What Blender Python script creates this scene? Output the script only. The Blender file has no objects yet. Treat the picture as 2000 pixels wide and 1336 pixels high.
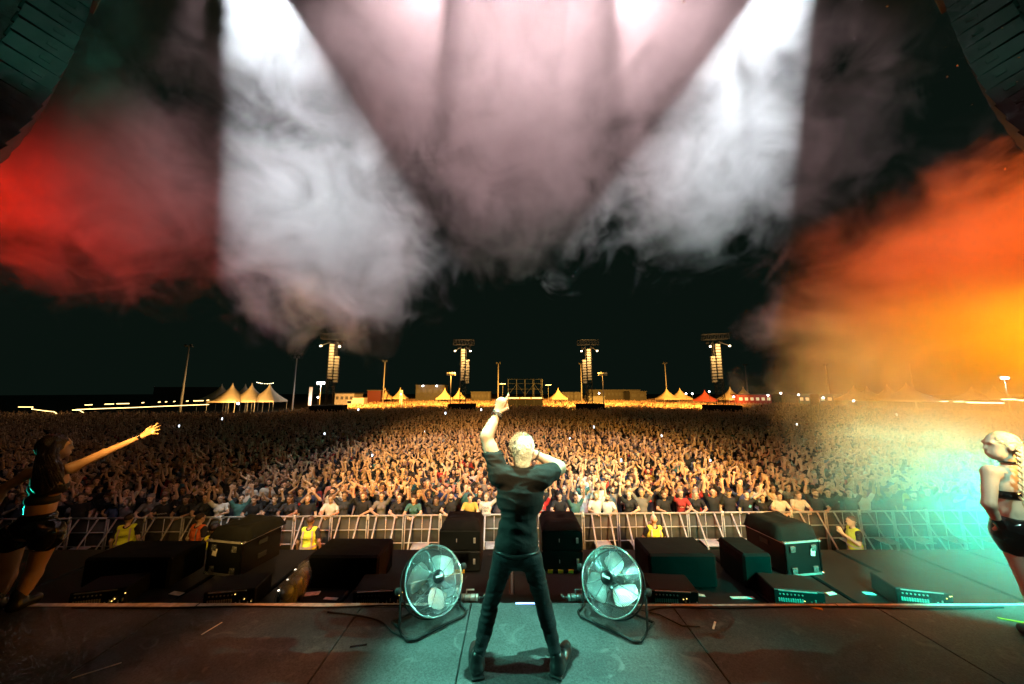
import bpy, bmesh, math, random, time
import numpy as np
from mathutils import Vector, Matrix, Euler, noise as mnoise

random.seed(7)
_T0 = time.time()
scene = bpy.context.scene
COL = scene.collection
R = math.radians

# ------------------------------------------------------------------ camera
CAM_Z = 4.95            # held high, about two metres above the stage deck
STAGE_Z = 2.90          # stage deck above the field
PITCH = R(8.49)
FPX = 650.0             # focal length in pixels of a 2000 px wide frame
cam_d = bpy.data.cameras.new("camera")
cam_d.sensor_width = 36.0
cam_d.lens = FPX / 2000.0 * 36.0
cam_d.clip_start = 0.05
cam_d.clip_end = 2000.0
cam = bpy.data.objects.new("camera", cam_d)
COL.objects.link(cam)
cam.location = (0, 0, CAM_Z)
cam.rotation_euler = (math.pi / 2 + PITCH, 0, 0)
scene.camera = cam

_c, _s = math.cos(PITCH), math.sin(PITCH)


def P(px, py, fwd):
    """Point of the place that lies `fwd` metres in front of the camera position, from a photo pixel."""
    cx, cy = px - 1000.0, 668.0 - py
    up = FPX * _s + cy * _c
    f = FPX * _c - cy * _s
    k = fwd / f
    return Vector((cx * k, fwd, CAM_Z + up * k))


def PZ(px, py, z):
    """The same pixel, met with the horizontal plane at height z."""
    cx, cy = px - 1000.0, 668.0 - py
    up = FPX * _s + cy * _c
    f = FPX * _c - cy * _s
    k = (z - CAM_Z) / up
    return Vector((cx * k, f * k, z))


# ------------------------------------------------------------------ world: night sky
world = bpy.data.worlds.new("World")
scene.world = world
world.use_nodes = True
nt = world.node_tree
nt.nodes.clear()
w_out = nt.nodes.new("ShaderNodeOutputWorld")
w_bg = nt.nodes.new("ShaderNodeBackground")
w_sky = nt.nodes.new("ShaderNodeTexSky")
w_sky.sky_type = 'NISHITA'
w_sky.sun_disc = False
w_sky.sun_elevation = R(-6.0)
w_sky.sun_rotation = R(200)
w_add = nt.nodes.new("ShaderNodeMix")
w_add.data_type = 'RGBA'
w_add.blend_type = 'ADD'
w_add.inputs['Factor'].default_value = 1.0
w_add.inputs['A'].default_value = (0.030, 0.062, 0.044, 1)      # glow of the ground lights in the damp air
nt.links.new(w_sky.outputs['Color'], w_add.inputs['B'])
nt.links.new(w_add.outputs['Result'], w_bg.inputs['Color'])
w_bg.inputs['Strength'].default_value = 0.10
nt.links.new(w_bg.outputs['Background'], w_out.inputs['Surface'])

# ------------------------------------------------------------------ exposure and sampling
vs = scene.view_settings
vs.view_transform = 'Standard'
vs.look = 'None'
vs.exposure = 0.0
vs.gamma = 1.0
vs.use_curve_mapping = False
scene.render.engine = 'CYCLES'
cy = scene.cycles
cy.max_bounces = 4
cy.diffuse_bounces = 1
cy.glossy_bounces = 2
cy.transmission_bounces = 3
cy.transparent_max_bounces = 8
cy.volume_bounces = 0
cy.volume_step_rate = 2.5
cy.volume_max_steps = 64
cy.use_adaptive_sampling = True
cy.adaptive_threshold = 0.03
cy.sample_clamp_indirect = 3.0
cy.sample_clamp_direct = 0.0
cy.caustics_reflective = False
cy.caustics_refractive = False
cy.use_denoising = True
cy.denoiser = 'OPENIMAGEDENOISE'
cy.denoising_input_passes = 'RGB_ALBEDO_NORMAL'
cy.use_light_tree = True


# ------------------------------------------------------------------ stage lighting
def spot(name, loc, target, power, color, angle, blend=0.15, radius=0.08):
    ld = bpy.data.lights.new(name, 'SPOT')
    ld.energy = power
    ld.color = color
    ld.spot_size = R(angle)
    ld.spot_blend = blend
    ld.shadow_soft_size = radius
    ob = bpy.data.objects.new(name, ld)
    COL.objects.link(ob)
    ob.location = loc
    d = Vector(target) - Vector(loc)
    ob.rotation_euler = d.to_track_quat('-Z', 'Y').to_euler()
    return ob


WHITE = (0.86, 0.95, 1.0)
PINK = (1.0, 0.67, 0.70)
AMBER = (1.0, 0.54, 0.13)
# the two white beams hung on the front truss
spot("beam_light", P(440, -190, 4.8), P(615, 330, 7.4), 9400, WHITE, 49, 0.10)
spot("beam_light", P(1612, -190, 4.8), P(1400, 290, 7.4), 8800, WHITE, 49, 0.12)
# pink washes between them
spot("wash_light", P(880, -130, 5.0), P(705, 200, 7.4), 2600, PINK, 66, 0.35)
spot("wash_light", P(1190, -130, 5.0), P(1375, 190, 7.4), 2600, PINK, 66, 0.35)
spot("wash_light", P(1035, -420, 5.2), P(1030, 330, 8.6), 13500, PINK, 66, 0.5)
spot("wash_light", P(405, -90, 4.7), P(335, 200, 6.4), 380, PINK, 26, 0.9)
spot("wash_light", P(1645, -90, 4.7), P(1745, 220, 6.4), 800, PINK, 34, 0.9)
# red wash from the far left wing, orange and yellow washes from the right wing
spot("wing_light", (-17.0, 7.0, 9.6), (-6.0, 8.0, 8.8), 10000, (1.0, 0.014, 0.0), 46, 0.8)
spot("wing_light", P(2400, 20, 7.0), P(1690, 735, 8.2), 25000, (1.0, 0.115, 0.0), 37, 0.3)
spot("wing_light", P(2320, 560, 7.0), P(1650, 800, 7.5), 12500, (1.0, 0.38, 0.0), 50, 0.8)
spot("wing_light", P(2170, 1000, 2.9), P(1850, 980, 3.9), 2100, (0.0, 0.85, 0.55), 130, 0.9)
# warm stage wash on the crowd, from lamps low on both wings of the stage
for lx_, tx_, ty_, pw_, an_ in ((-3.0, -3.9, 14.5, 11000, 36), (6.0, 1.2, 15.0, 12500, 38), (6.2, 6.2, 14.5, 11000, 38),
                                (-2.8, -5.0, 23.0, 17000, 25), (5.6, 1.5, 24.0, 19000, 25), (5.9, 8.0, 22.5, 15000, 25), (3.2, 10.5, 16.5, 7000, 28)):
    spot("crowd_light", (lx_, -0.6, 7.0), (tx_, ty_, 1.0), pw_, AMBER if tx_ < 7 else (1.0, 0.50, 0.05), an_, 0.9, 0.25)
spot("crowd_light", (1.5, -1.0, 9.2), (3.4, 13.5, 1.5), 9000, (0.35, 1.0, 0.85), 13, 1.0, 0.2)
spot("steward_fill", (-4.5, 1.0, 9.4), (-7.5, 9.6, 1.2), 1600, AMBER, 34, 0.9, 0.2)  # added fill spot that brightens the stewards' vests at left
# stage lamps over the singer: warm-white key from behind, teal from the front corners
spot("key_light", (1.2, -1.8, 9.6), (0.02, 2.88, 4.85), 6000, (1.0, 0.76, 0.36), 10.5, 0.7, 0.12)
spot("stage_light", (-7.6, 2.9, 8.6), (0.55, 2.75, 2.9), 4200, (0.18, 0.92, 0.66), 15, 0.6, 0.04)
spot("stage_light", (7.6, 2.9, 8.6), (-0.25, 2.85, 2.9), 4200, (0.28, 0.92, 0.72), 15, 0.6, 0.04)
spot("stage_light", (0.15, 3.3, 12.2), (0.12, 2.75, 2.9), 12500, (0.26, 0.95, 0.72), 16, 0.7, 0.06)
# amber patches on the deck
for tx_, ty_, pw_, an_ in ((480, 1300, 1000, 14), (520, 1215, 700, 7), (1390, 1312, 1300, 12), (250, 1178, 480, 10), (1700, 1178, 200, 9), (640, 1325, 450, 10)):
    t_ = PZ(tx_, ty_, STAGE_Z)
    spot("deck_light", (t_.x * 1.25, 0.2, 10.4), t_, pw_, (1.0, 0.26, 0.05), an_, 0.6, 0.15)
# low side lights on the dancers
spot("side_light", (-7.2, 4.4, 3.3), (-4.6, 3.5, 4.1), 130, (0.02, 1.0, 0.66), 34, 0.6, 0.08)
spot("side_light", (0.5, -0.5, 7.5), P(130, 900, 3.5), 80, (1.0, 0.42, 0.10), 18, 0.8, 0.10)
spot("side_light", (3.2, -0.8, 8.5), P(1965, 920, 3.1), 3000, (0.45, 1.0, 0.80), 12, 0.8, 0.45)
spot("array_light", (-4.4, 2.4, 11.6), (-9.2, 5.6, 11.6), 210, (0.10, 1.0, 0.66), 38, 0.8, 0.1)
spot("array_light", (4.6, 2.4, 11.6), (9.6, 5.6, 11.6), 140, (0.10, 1.0, 0.66), 38, 0.8, 0.1)

# ------------------------------------------------------------------ materials
def mat(name, col, rough=0.6, metal=0.0, var=0.18, scale=6.0, bump=0.0, bscale=60.0, spec=0.5, emit=None, estr=0.0, detail=4.0, coords='Object'):
    m = bpy.data.materials.new(name)
    m.use_nodes = True
    nt = m.node_tree
    N, L = nt.nodes.new, nt.links.new
    b = nt.nodes["Principled BSDF"]
    b.inputs['Roughness'].default_value = rough
    b.inputs['Metallic'].default_value = metal
    b.inputs['Specular IOR Level'].default_value = spec
    tc = N("ShaderNodeTexCoord")
    nz = N("ShaderNodeTexNoise")
    nz.inputs['Scale'].default_value = scale
    nz.inputs['Detail'].default_value = detail
    L(tc.outputs[coords], nz.inputs['Vector'])
    mr = N("ShaderNodeMapRange")
    mr.inputs['From Min'].default_value = 0.25
    mr.inputs['From Max'].default_value = 0.75
    mr.inputs['To Min'].default_value = 1 - var
    mr.inputs['To Max'].default_value = 1 + var
    L(nz.outputs[0], mr.inputs['Value'])
    mx = N("ShaderNodeMix"); mx.data_type = 'RGBA'; mx.blend_type = 'MULTIPLY'
    mx.inputs['Factor'].default_value = 1.0
    mx.inputs['A'].default_value = (*col, 1)
    L(mr.outputs['Result'], mx.inputs['B'])
    L(mx.outputs['Result'], b.inputs['Base Color'])
    if bump:
        n2 = N("ShaderNodeTexNoise")
        n2.inputs['Scale'].default_value = bscale
        n2.inputs['Detail'].default_value = 3
        L(tc.outputs[coords], n2.inputs['Vector'])
        bp = N("ShaderNodeBump")
        bp.inputs['Strength'].default_value = bump
        bp.inputs['Distance'].default_value = 0.02
        L(n2.outputs[0], bp.inputs['Height'])
        L(bp.outputs['Normal'], b.inputs['Normal'])
    if emit:
        b.inputs['Emission Color'].default_value = (*emit, 1)
        b.inputs['Emission Strength'].default_value = estr
    return m


def random_mat(name, stops, rough=0.7, var=0.15, use_color=False):
    """A material whose colour differs from person to person (object random), or is the object's own colour."""
    m = mat(name, (1, 1, 1), rough=rough, var=var, scale=9)
    nt = m.node_tree
    N, L = nt.nodes.new, nt.links.new
    oi = N("ShaderNodeObjectInfo")
    mx = [n for n in nt.nodes if n.bl_idname == 'ShaderNodeMix'][0]
    if use_color:
        L(oi.outputs['Color'], mx.inputs['A'])
    else:
        cr = N("ShaderNodeValToRGB")
        cr.color_ramp.interpolation = 'CONSTANT'
        el = cr.color_ramp.elements
        while len(el) < len(stops):
            el.new(0.5)
        for e, (p, c) in zip(el, stops):
            e.position = p
            e.color = (*c, 1)
        wn = N("ShaderNodeTexWhiteNoise"); wn.noise_dimensions = '1D'
        ad = N("ShaderNodeMath"); ad.operation = 'MULTIPLY_ADD'
        ad.inputs[1].default_value = 91.7
        ad.inputs[2].default_value = (hash_name(name) % 97) * 1.37
        L(oi.outputs['Random'], ad.inputs[0])
        L(ad.outputs[0], wn.inputs['W'])
        L(wn.outputs['Value'], cr.inputs['Fac'])
        L(cr.outputs['Color'], mx.inputs['A'])
    return m


def hash_name(s):
    h = 7
    for ch in s:
        h = (h * 31 + ord(ch)) % 100003
    return h


MT = {}
MT['black_paint'] = mat('black_paint', (0.004, 0.0048, 0.0045), 0.55, var=0.4, scale=5, spec=0.3, bump=0.15, bscale=200)
MT['black_cloth'] = mat('black_cloth', (0.0042, 0.005, 0.0047), 0.9, spec=0.15, var=0.4, scale=3, bump=0.5, bscale=6)
MT['black_gloss'] = mat('black_gloss', (0.006, 0.006, 0.006), 0.18, var=0.3)
MT['rubber'] = mat('rubber', (0.01, 0.01, 0.01), 0.7)
MT['steel'] = mat('steel', (0.5, 0.5, 0.49), 0.42, 0.55, var=0.25, scale=10)
MT['galvanised'] = mat('galvanised', (0.40, 0.39, 0.37), 0.5, 0.1, var=0.25, scale=12)
MT['chrome'] = mat('chrome', (0.75, 0.77, 0.76), 0.22, 0.9, var=0.1)
MT['alu_blade'] = mat('alu_blade', (0.66, 0.66, 0.65), 0.38, 0.45, var=0.18, scale=14)
MT['barrier_sheet'] = mat('barrier_sheet', (0.060, 0.055, 0.043), 0.75, 0.1, var=0.5, scale=3)
MT['white_plastic'] = mat('white_plastic', (0.7, 0.68, 0.64), 0.5)
MT['white_tape'] = mat('white_tape', (0.72, 0.68, 0.62), 0.6, var=0.35, scale=18)
MT['hazard_yellow'] = mat('hazard_yellow', (0.75, 0.36, 0.02), 0.5, var=0.3, scale=20)
MT['paper'] = mat('paper', (0.75, 0.72, 0.66), 0.8)
MT['red_paint'] = mat('red_paint', (0.5, 0.03, 0.02), 0.5)
MT['tent'] = mat('tent_fabric', (0.72, 0.60, 0.40), 0.85, var=0.12, scale=0.8, bump=0.2, bscale=2)
MT['concrete'] = mat('concrete_paint', (0.30, 0.29, 0.26), 0.85, var=0.3, scale=2)
MT['cabin'] = mat('cabin_paint', (0.45, 0.45, 0.42), 0.7, var=0.2, scale=1.5)
MT['dark_cabin'] = mat('dark_cabin_paint', (0.06, 0.065, 0.06), 0.7, var=0.2, scale=1.5)
MT['window_lit'] = mat('window_lit', (0.8, 0.7, 0.5), 0.5, emit=(1.0, 0.75, 0.42), estr=0.5)
MT['lamp_warm'] = mat('lamp_warm', (1, 0.9, 0.7), 0.5, emit=(1.0, 0.78, 0.45), estr=14)
MT['lamp_white'] = mat('lamp_white', (1, 1, 1), 0.5, emit=(0.92, 0.95, 1.0), estr=22)
MT['lamp_string'] = mat('lamp_string', (1, 0.9, 0.7), 0.5, emit=(1.0, 0.66, 0.22), estr=5)
MT['lamp_band'] = mat('lamp_band', (1, 0.9, 0.7), 0.5, emit=(1.0, 0.72, 0.38), estr=1.6)
MT['led_teal'] = mat('led_teal', (0.2, 1, 0.8), 0.5, emit=(0.15, 1.0, 0.75), estr=2.5)
MT['led_amber'] = mat('led_amber', (1, 0.7, 0.2), 0.5, emit=(1.0, 0.62, 0.15), estr=3)
MT['led_white'] = mat('led_white', (1, 1, 1), 0.5, emit=(1.0, 0.9, 0.72), estr=2.5)
MT['led_blue'] = mat('led_blue', (0.5, 0.55, 1), 0.5, emit=(0.32, 0.40, 1.0), estr=2.0)
MT['phone_screen'] = mat('phone_screen', (0.8, 0.9, 1), 0.3, emit=(0.72, 0.86, 1.0), estr=7)
MT['vest_yellow'] = mat('vest_yellow', (0.70, 0.80, 0.05), 0.7, var=0.14, scale=7, bump=0.35, bscale=9)
MT['vest_orange'] = mat('vest_orange', (0.78, 0.16, 0.03), 0.7, var=0.14, scale=7, bump=0.35, bscale=9)
MT['reflector'] = mat('reflector', (0.62, 0.50, 0.42), 0.35, 0.2)
MT['print_dark'] = mat('print_dark', (0.02, 0.03, 0.02), 0.7)
MT['print_white'] = mat('print_white', (0.75, 0.72, 0.66), 0.8)
MT['print_blue'] = mat('print_blue', (0.10, 0.42, 0.50), 0.8)
MT['print_red'] = mat('print_red', (0.45, 0.03, 0.02), 0.8)


# ------------------------------------------------------------------ object helpers
def link(o, parent=None):
    COL.objects.link(o)
    if parent is not None:
        o.parent = parent
    return o


def tag(o, label, cat, group=None, kind=None):
    o["label"] = label
    o["category"] = cat
    if group:
        o["group"] = group
    if kind:
        o["kind"] = kind
    return o


def empty(name, loc=(0, 0, 0), rz=0.0, label=None, cat=None, group=None):
    o = bpy.data.objects.new(name, None)
    o.empty_display_size = 0.2
    link(o)
    o.location = loc
    o.rotation_euler = (0, 0, rz)
    if label:
        tag(o, label, cat, group)
    return o


def children_of(o):
    return [c for c in bpy.data.objects if c.parent == o]


def copy_tree(o, kids, parent=None):
    """kids: dict object -> list of children, built once."""
    c = o.copy()
    link(c, parent)
    for ch in kids.get(o.name, []):
        copy_tree(ch, kids, c)
    return c


def kid_map(root):
    km = {}
    def walk(o):
        km[o.name] = list(o.children)
        for c in o.children:
            walk(c)
    walk(root)
    return km


class MB:
    """Collects boxes, tubes, lathes and prisms into one mesh."""

    def __init__(self):
        self.v, self.f, self.mi = [], [], []

    def _add(self, vs_, fs, mi=0):
        o = len(self.v)
        self.v.extend([tuple(p) for p in vs_])
        self.f.extend([tuple(i + o for i in f) for f in fs])
        self.mi.extend([mi] * len(fs))
        return self

    def box(self, c, s, rot=None, mi=0, taper=None, bevel=0.0):
        hx, hy, hz = s[0] / 2, s[1] / 2, s[2] / 2
        if bevel > 0:
            b = min(bevel, hx * .9, hy * .9, hz * .9)
            pts = []
            for sx in (-1, 1):
                for sy in (-1, 1):
                    for sz in (-1, 1):
                        pts.append((sx * (hx - b), sy * (hy - b), sz * hz))
                        pts.append((sx * (hx - b), sy * hy, sz * (hz - b)))
                        pts.append((sx * hx, sy * (hy - b), sz * (hz - b)))
            bm = bmesh.new()
            for p in pts:
                bm.verts.new(p)
            bmesh.ops.convex_hull(bm, input=bm.verts)
            bm.verts.index_update()
            vs_ = [Vector(v.co) for v in bm.verts]
            fs = [[v.index for v in f.verts] for f in bm.faces]
            bm.free()
        else:
            t = taper or (1, 1)
            vs_ = [Vector((sx * hx * (t[0] if sz > 0 else 1), sy * hy * (t[1] if sz > 0 else 1), sz * hz))
                   for sx in (-1, 1) for sy in (-1, 1) for sz in (-1, 1)]
            fs = [(0, 1, 3, 2), (4, 6, 7, 5), (0, 4, 5, 1), (2, 3, 7, 6), (0, 2, 6, 4), (1, 5, 7, 3)]
        if rot is not None:
            rm = rot if isinstance(rot, Matrix) else Euler(rot).to_matrix()
            vs_ = [rm @ p for p in vs_]
        c = Vector(c)
        return self._add([p + c for p in vs_], fs, mi)

    def tube(self, pts, r, n=8, mi=0, closed=False, cap=True):
        pts = [Vector(p) for p in pts]
        rs = r if isinstance(r, (list, tuple)) else [r] * len(pts)
        m = len(pts)
        ring = []
        prev = None
        for i, p in enumerate(pts):
            if closed:
                d = pts[(i + 1) % m] - pts[i - 1]
            else:
                d = pts[min(i + 1, m - 1)] - pts[max(i - 1, 0)]
            if d.length < 1e-9:
                d = Vector((0, 0, 1))
            d.normalize()
            if prev is None:
                a = Vector((0, 0, 1)) if abs(d.z) < 0.9 else Vector((1, 0, 0))
                u = d.cross(a).normalized()
            else:
                u = (prev - d * prev.dot(d))
                u = u.normalized() if u.length > 1e-6 else d.orthogonal().normalized()
            prev = u
            w = d.cross(u)
            ring.append([p + (u * math.cos(2 * math.pi * k / n) + w * math.sin(2 * math.pi * k / n)) * rs[i] for k in range(n)])
        vs_ = [q for rg in ring for q in rg]
        fs = []
        for i in range(m if closed else m - 1):
            j = (i + 1) % m
            for k in range(n):
                k2 = (k + 1) % n
                fs.append((i * n + k, i * n + k2, j * n + k2, j * n + k))
        if cap and not closed:
            fs.append(tuple(range(n))[::-1])
            fs.append(tuple((m - 1) * n + k for k in range(n)))
        return self._add(vs_, fs, mi)

    def lathe(self, prof, n=16, c=(0, 0, 0), rot=None, mi=0):
        """prof: list of (radius, height)."""
        vs_, fs = [], []
        for (r_, h_) in prof:
            for k in range(n):
                a = 2 * math.pi * k / n
                vs_.append(Vector((r_ * math.cos(a), r_ * math.sin(a), h_)))
        for i in range(len(prof) - 1):
            for k in range(n):
                k2 = (k + 1) % n
                fs.append((i * n + k, i * n + k2, (i + 1) * n + k2, (i + 1) * n + k))
        fs.append(tuple(range(n))[::-1])
        fs.append(tuple((len(prof) - 1) * n + k for k in range(n)))
        if rot is not None:
            rm = rot if isinstance(rot, Matrix) else Euler(rot).to_matrix()
            vs_ = [rm @ p for p in vs_]
        c = Vector(c)
        return self._add([p + c for p in vs_], fs, mi)

    def prism(self, poly, y0, y1, axis='y', mi=0):
        """poly in (a, b) extruded along axis."""
        n = len(poly)
        def mk(a, b, t):
            return {'y': (a, t, b), 'x': (t, a, b), 'z': (a, b, t)}[axis]
        vs_ = [mk(a, b, y0) for a, b in poly] + [mk(a, b, y1) for a, b in poly]
        fs = [tuple(range(n)), tuple(range(2 * n - 1, n - 1, -1))]
        for i in range(n):
            j = (i + 1) % n
            fs.append((i, i + n, j + n, j))
        return self._add(vs_, fs, mi)

    def mesh(self, name, mats, smooth=False):
        me = bpy.data.meshes.new(name)
        me.from_pydata(self.v, [], self.f)
        for m_ in (mats if isinstance(mats, (list, tuple)) else [mats]):
            me.materials.append(m_)
        if any(self.mi):
            me.polygons.foreach_set("material_index", self.mi)
        bm = bmesh.new()
        bm.from_mesh(me)
        bmesh.ops.recalc_face_normals(bm, faces=bm.faces)
        bm.to_mesh(me)
        bm.free()
        if smooth:
            me.polygons.foreach_set("use_smooth", [True] * len(me.polygons))
        me.update()
        return me

    def build(self, name, mats, parent=None, smooth=False, loc=None):
        o = bpy.data.objects.new(name, self.mesh(name, mats, smooth))
        link(o, parent)
        if loc is not None:
            o.location = loc
        return o


def text_mesh(s, size, m, depth=0.001):
    """Flat lettering as a mesh in the XZ plane, centred, reading from -Y."""
    cu = bpy.data.curves.new("lettering", 'FONT')
    cu.body = s
    cu.size = size
    cu.align_x = 'CENTER'
    cu.align_y = 'CENTER'
    cu.extrude = depth
    tmp = bpy.data.objects.new("lettering", cu)
    COL.objects.link(tmp)
    dg = bpy.context.evaluated_depsgraph_get()
    me = bpy.data.meshes.new_from_object(tmp.evaluated_get(dg))
    bpy.data.objects.remove(tmp)
    bpy.data.curves.remove(cu)
    me.transform(Matrix.Rotation(math.pi / 2, 4, 'X'))
    me.materials.clear()
    me.materials.append(m)
    me.name = "lettering"
    return me


# ------------------------------------------------------------------ bodies: rounded shapes blended into one continuous surface
def cap(a, b, ra, rb, tg, k=0.03, sq=None, op=0):
    return ('c', np.array(a, float), np.array(b, float), ra, rb, tg, k, sq, op)


def ell(c, r, tg, k=0.03, rot=None, op=0):
    return ('e', np.array(c, float), np.array(r, float), rot, 0, tg, k, None, op)


def body_surface(prims, h):
    lo = np.full(3, 1e9); hi = np.full(3, -1e9)
    boxes = []
    for p in prims:
        if p[0] == 'c':
            m = max(p[3], p[4])
            b0 = np.minimum(p[1], p[2]) - m; b1 = np.maximum(p[1], p[2]) + m
        else:
            m = float(max(p[2])) if p[3] is not None else p[2]
            b0 = p[1] - m; b1 = p[1] + m
        boxes.append((b0, b1))
        if p[8] == 0:
            lo = np.minimum(lo, b0); hi = np.maximum(hi, b1)
    lo = lo - 3 * h; hi = hi + 3 * h
    n = np.ceil((hi - lo) / h).astype(int) + 1
    D = np.full(n, 1.0, np.float32)
    RAW = np.full(n, 1.0, np.float32)
    TG = np.zeros(n, np.int8)
    ax = [lo[i] + h * np.arange(n[i]) for i in range(3)]
    for p, (b0, b1) in zip(prims, boxes):
        mg = p[6] + 3 * h
        i0 = np.maximum(np.floor((b0 - mg - lo) / h).astype(int), 0)
        i1 = np.minimum(np.ceil((b1 + mg - lo) / h).astype(int) + 1, n)
        if np.any(i1 <= i0):
            continue
        sl = tuple(slice(i0[i], i1[i]) for i in range(3))
        X = ax[0][sl[0]][:, None, None]; Y = ax[1][sl[1]][None, :, None]; Z = ax[2][sl[2]][None, None, :]
        if p[0] == 'c':
            a, b = p[1], p[2]
            ab = b - a
            L2 = float(ab @ ab) + 1e-12
            px_, py_, pz_ = X - a[0], Y - a[1], Z - a[2]
            t = np.clip((px_ * ab[0] + py_ * ab[1] + pz_ * ab[2]) / L2, 0, 1)
            vx, vy, vz = px_ - t * ab[0], py_ - t * ab[1], pz_ - t * ab[2]
            r_ = p[3] + (p[4] - p[3]) * t
            if p[7] is not None:
                nx, ny, nz_, s_ = p[7]
                dn = vx * nx + vy * ny + vz * nz_
                q = (1.0 / s_ - 1.0) * dn
                vx, vy, vz = vx + q * nx, vy + q * ny, vz + q * nz_
                d = (np.sqrt(vx * vx + vy * vy + vz * vz) - r_) * (0.5 + 0.5 * s_)
            else:
                d = np.sqrt(vx * vx + vy * vy + vz * vz) - r_
        else:
            qx, qy, qz = X - p[1][0], Y - p[1][1], Z - p[1][2]
            if p[3] is not None:
                M_ = np.array(p[3].transposed())
                qx, qy, qz = (M_[0, 0] * qx + M_[0, 1] * qy + M_[0, 2] * qz,
                              M_[1, 0] * qx + M_[1, 1] * qy + M_[1, 2] * qz,
                              M_[2, 0] * qx + M_[2, 1] * qy + M_[2, 2] * qz)
            rx, ry, rz = p[2]
            k0 = np.sqrt((qx / rx) ** 2 + (qy / ry) ** 2 + (qz / rz) ** 2)
            k1 = np.sqrt((qx / rx ** 2) ** 2 + (qy / ry ** 2) ** 2 + (qz / rz ** 2) ** 2) + 1e-9
            d = k0 * (k0 - 1.0) / k1
        d = d.astype(np.float32)
        cur = D[sl]
        k = max(p[6], 1e-4)
        if p[8] == 0:
            hh = np.maximum(k - np.abs(cur - d), 0) / k
            D[sl] = np.minimum(cur, d) - hh * hh * k * 0.25
            if p[5] >= 0:
                raw = RAW[sl]
                w = d < raw
                raw[w] = d[w]
                TG[sl][w] = p[5]
        else:
            nd = -d
            hh = np.maximum(k - np.abs(cur - nd), 0) / k
            D[sl] = np.maximum(cur, nd) + hh * hh * k * 0.25
            if p[5] >= 0:
                w = (d < h * 0.25) & (np.abs(D[sl]) < 1.2 * h)
                TG[sl][w] = p[5]
    return surface_nets(D, TG, lo, h)


def surface_nets(D, TG, lo, h):
    S = D < 0
    n = D.shape
    c = [S[i:n[0] - 1 + i, j:n[1] - 1 + j, k:n[2] - 1 + k] for i in (0, 1) for j in (0, 1) for k in (0, 1)]
    cnt = sum(x.astype(np.int8) for x in c)
    act = (cnt > 0) & (cnt < 8)
    idx = np.argwhere(act)
    vid = np.full(act.shape, -1, np.int32)
    vid[act] = np.arange(len(idx))
    I, J, K = idx.T
    acc = np.zeros((len(idx), 3)); num = np.zeros(len(idx))
    cor = [(i, j, k) for i in (0, 1) for j in (0, 1) for k in (0, 1)]
    val = {q: D[I + q[0], J + q[1], K + q[2]].astype(float) for q in cor}
    for q in cor:
        for a in range(3):
            if q[a] == 0:
                q2 = tuple(q[i] + (1 if i == a else 0) for i in range(3))
                v0, v1 = val[q], val[q2]
                m = (v0 < 0) != (v1 < 0)
                t = np.where(m, v0 / np.where(np.abs(v0 - v1) < 1e-9, 1e-9, v0 - v1), 0)
                for i in range(3):
                    acc[:, i] += np.where(m, q[i] + (t if i == a else 0), 0)
                num += m
    pos = idx + acc / np.maximum(num, 1)[:, None]
    verts = lo + pos * h
    tags = TG[I, J, K]
    faces, ftag = [], []
    for a in range(3):
        b, c_ = (a + 1) % 3, (a + 2) % 3
        sh0 = [slice(None)] * 3; sh1 = [slice(None)] * 3
        sh0[a] = slice(0, n[a] - 1); sh1[a] = slice(1, n[a])
        A, B = S[tuple(sh0)], S[tuple(sh1)]
        e = np.argwhere(A != B)
        ok = (e[:, b] > 0) & (e[:, c_] > 0) & (e[:, b] < n[b] - 1) & (e[:, c_] < n[c_] - 1)
        e = e[ok]
        if not len(e):
            continue
        ins = A[tuple(e.T)]
        def cell(db, dc):
            q = e.copy(); q[:, b] -= db; q[:, c_] -= dc
            return vid[tuple(q.T)]
        q = np.stack([cell(1, 1), cell(0, 1), cell(0, 0), cell(1, 0)], 1)
        q[~ins] = q[~ins][:, ::-1]
        faces.append(q)
    F = np.concatenate(faces)
    ft = tags[F[:, 0]]
    return verts, F, ft


def sdf_mesh(name, prims, h, mats, base=None, disp=None):
    v, f, t = body_surface(prims, h)
    if base is not None:
        v = v - np.array(base)
    me = bpy.data.meshes.new(name)
    me.from_pydata(v.tolist(), [], f.tolist())
    for m_ in mats:
        me.materials.append(m_)
    me.polygons.foreach_set("material_index", np.clip(t, 0, len(mats) - 1).astype(np.int32))
    me.polygons.foreach_set("use_smooth", np.ones(len(f), bool))
    me.update()
    if disp is not None:
        ns = [vv.normal.copy() for vv in me.vertices]
        for vv, nn in zip(me.vertices, ns):
            vv.co = vv.co + nn * disp(vv.co)
        me.update()
    return me


def sdf_obj(name, prims, h, mats, parent=None, base=None, disp=None):
    o = bpy.data.objects.new(name, sdf_mesh(name, prims, h, mats if isinstance(mats, (list, tuple)) else [mats], base, disp))
    return link(o, parent)


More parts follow.
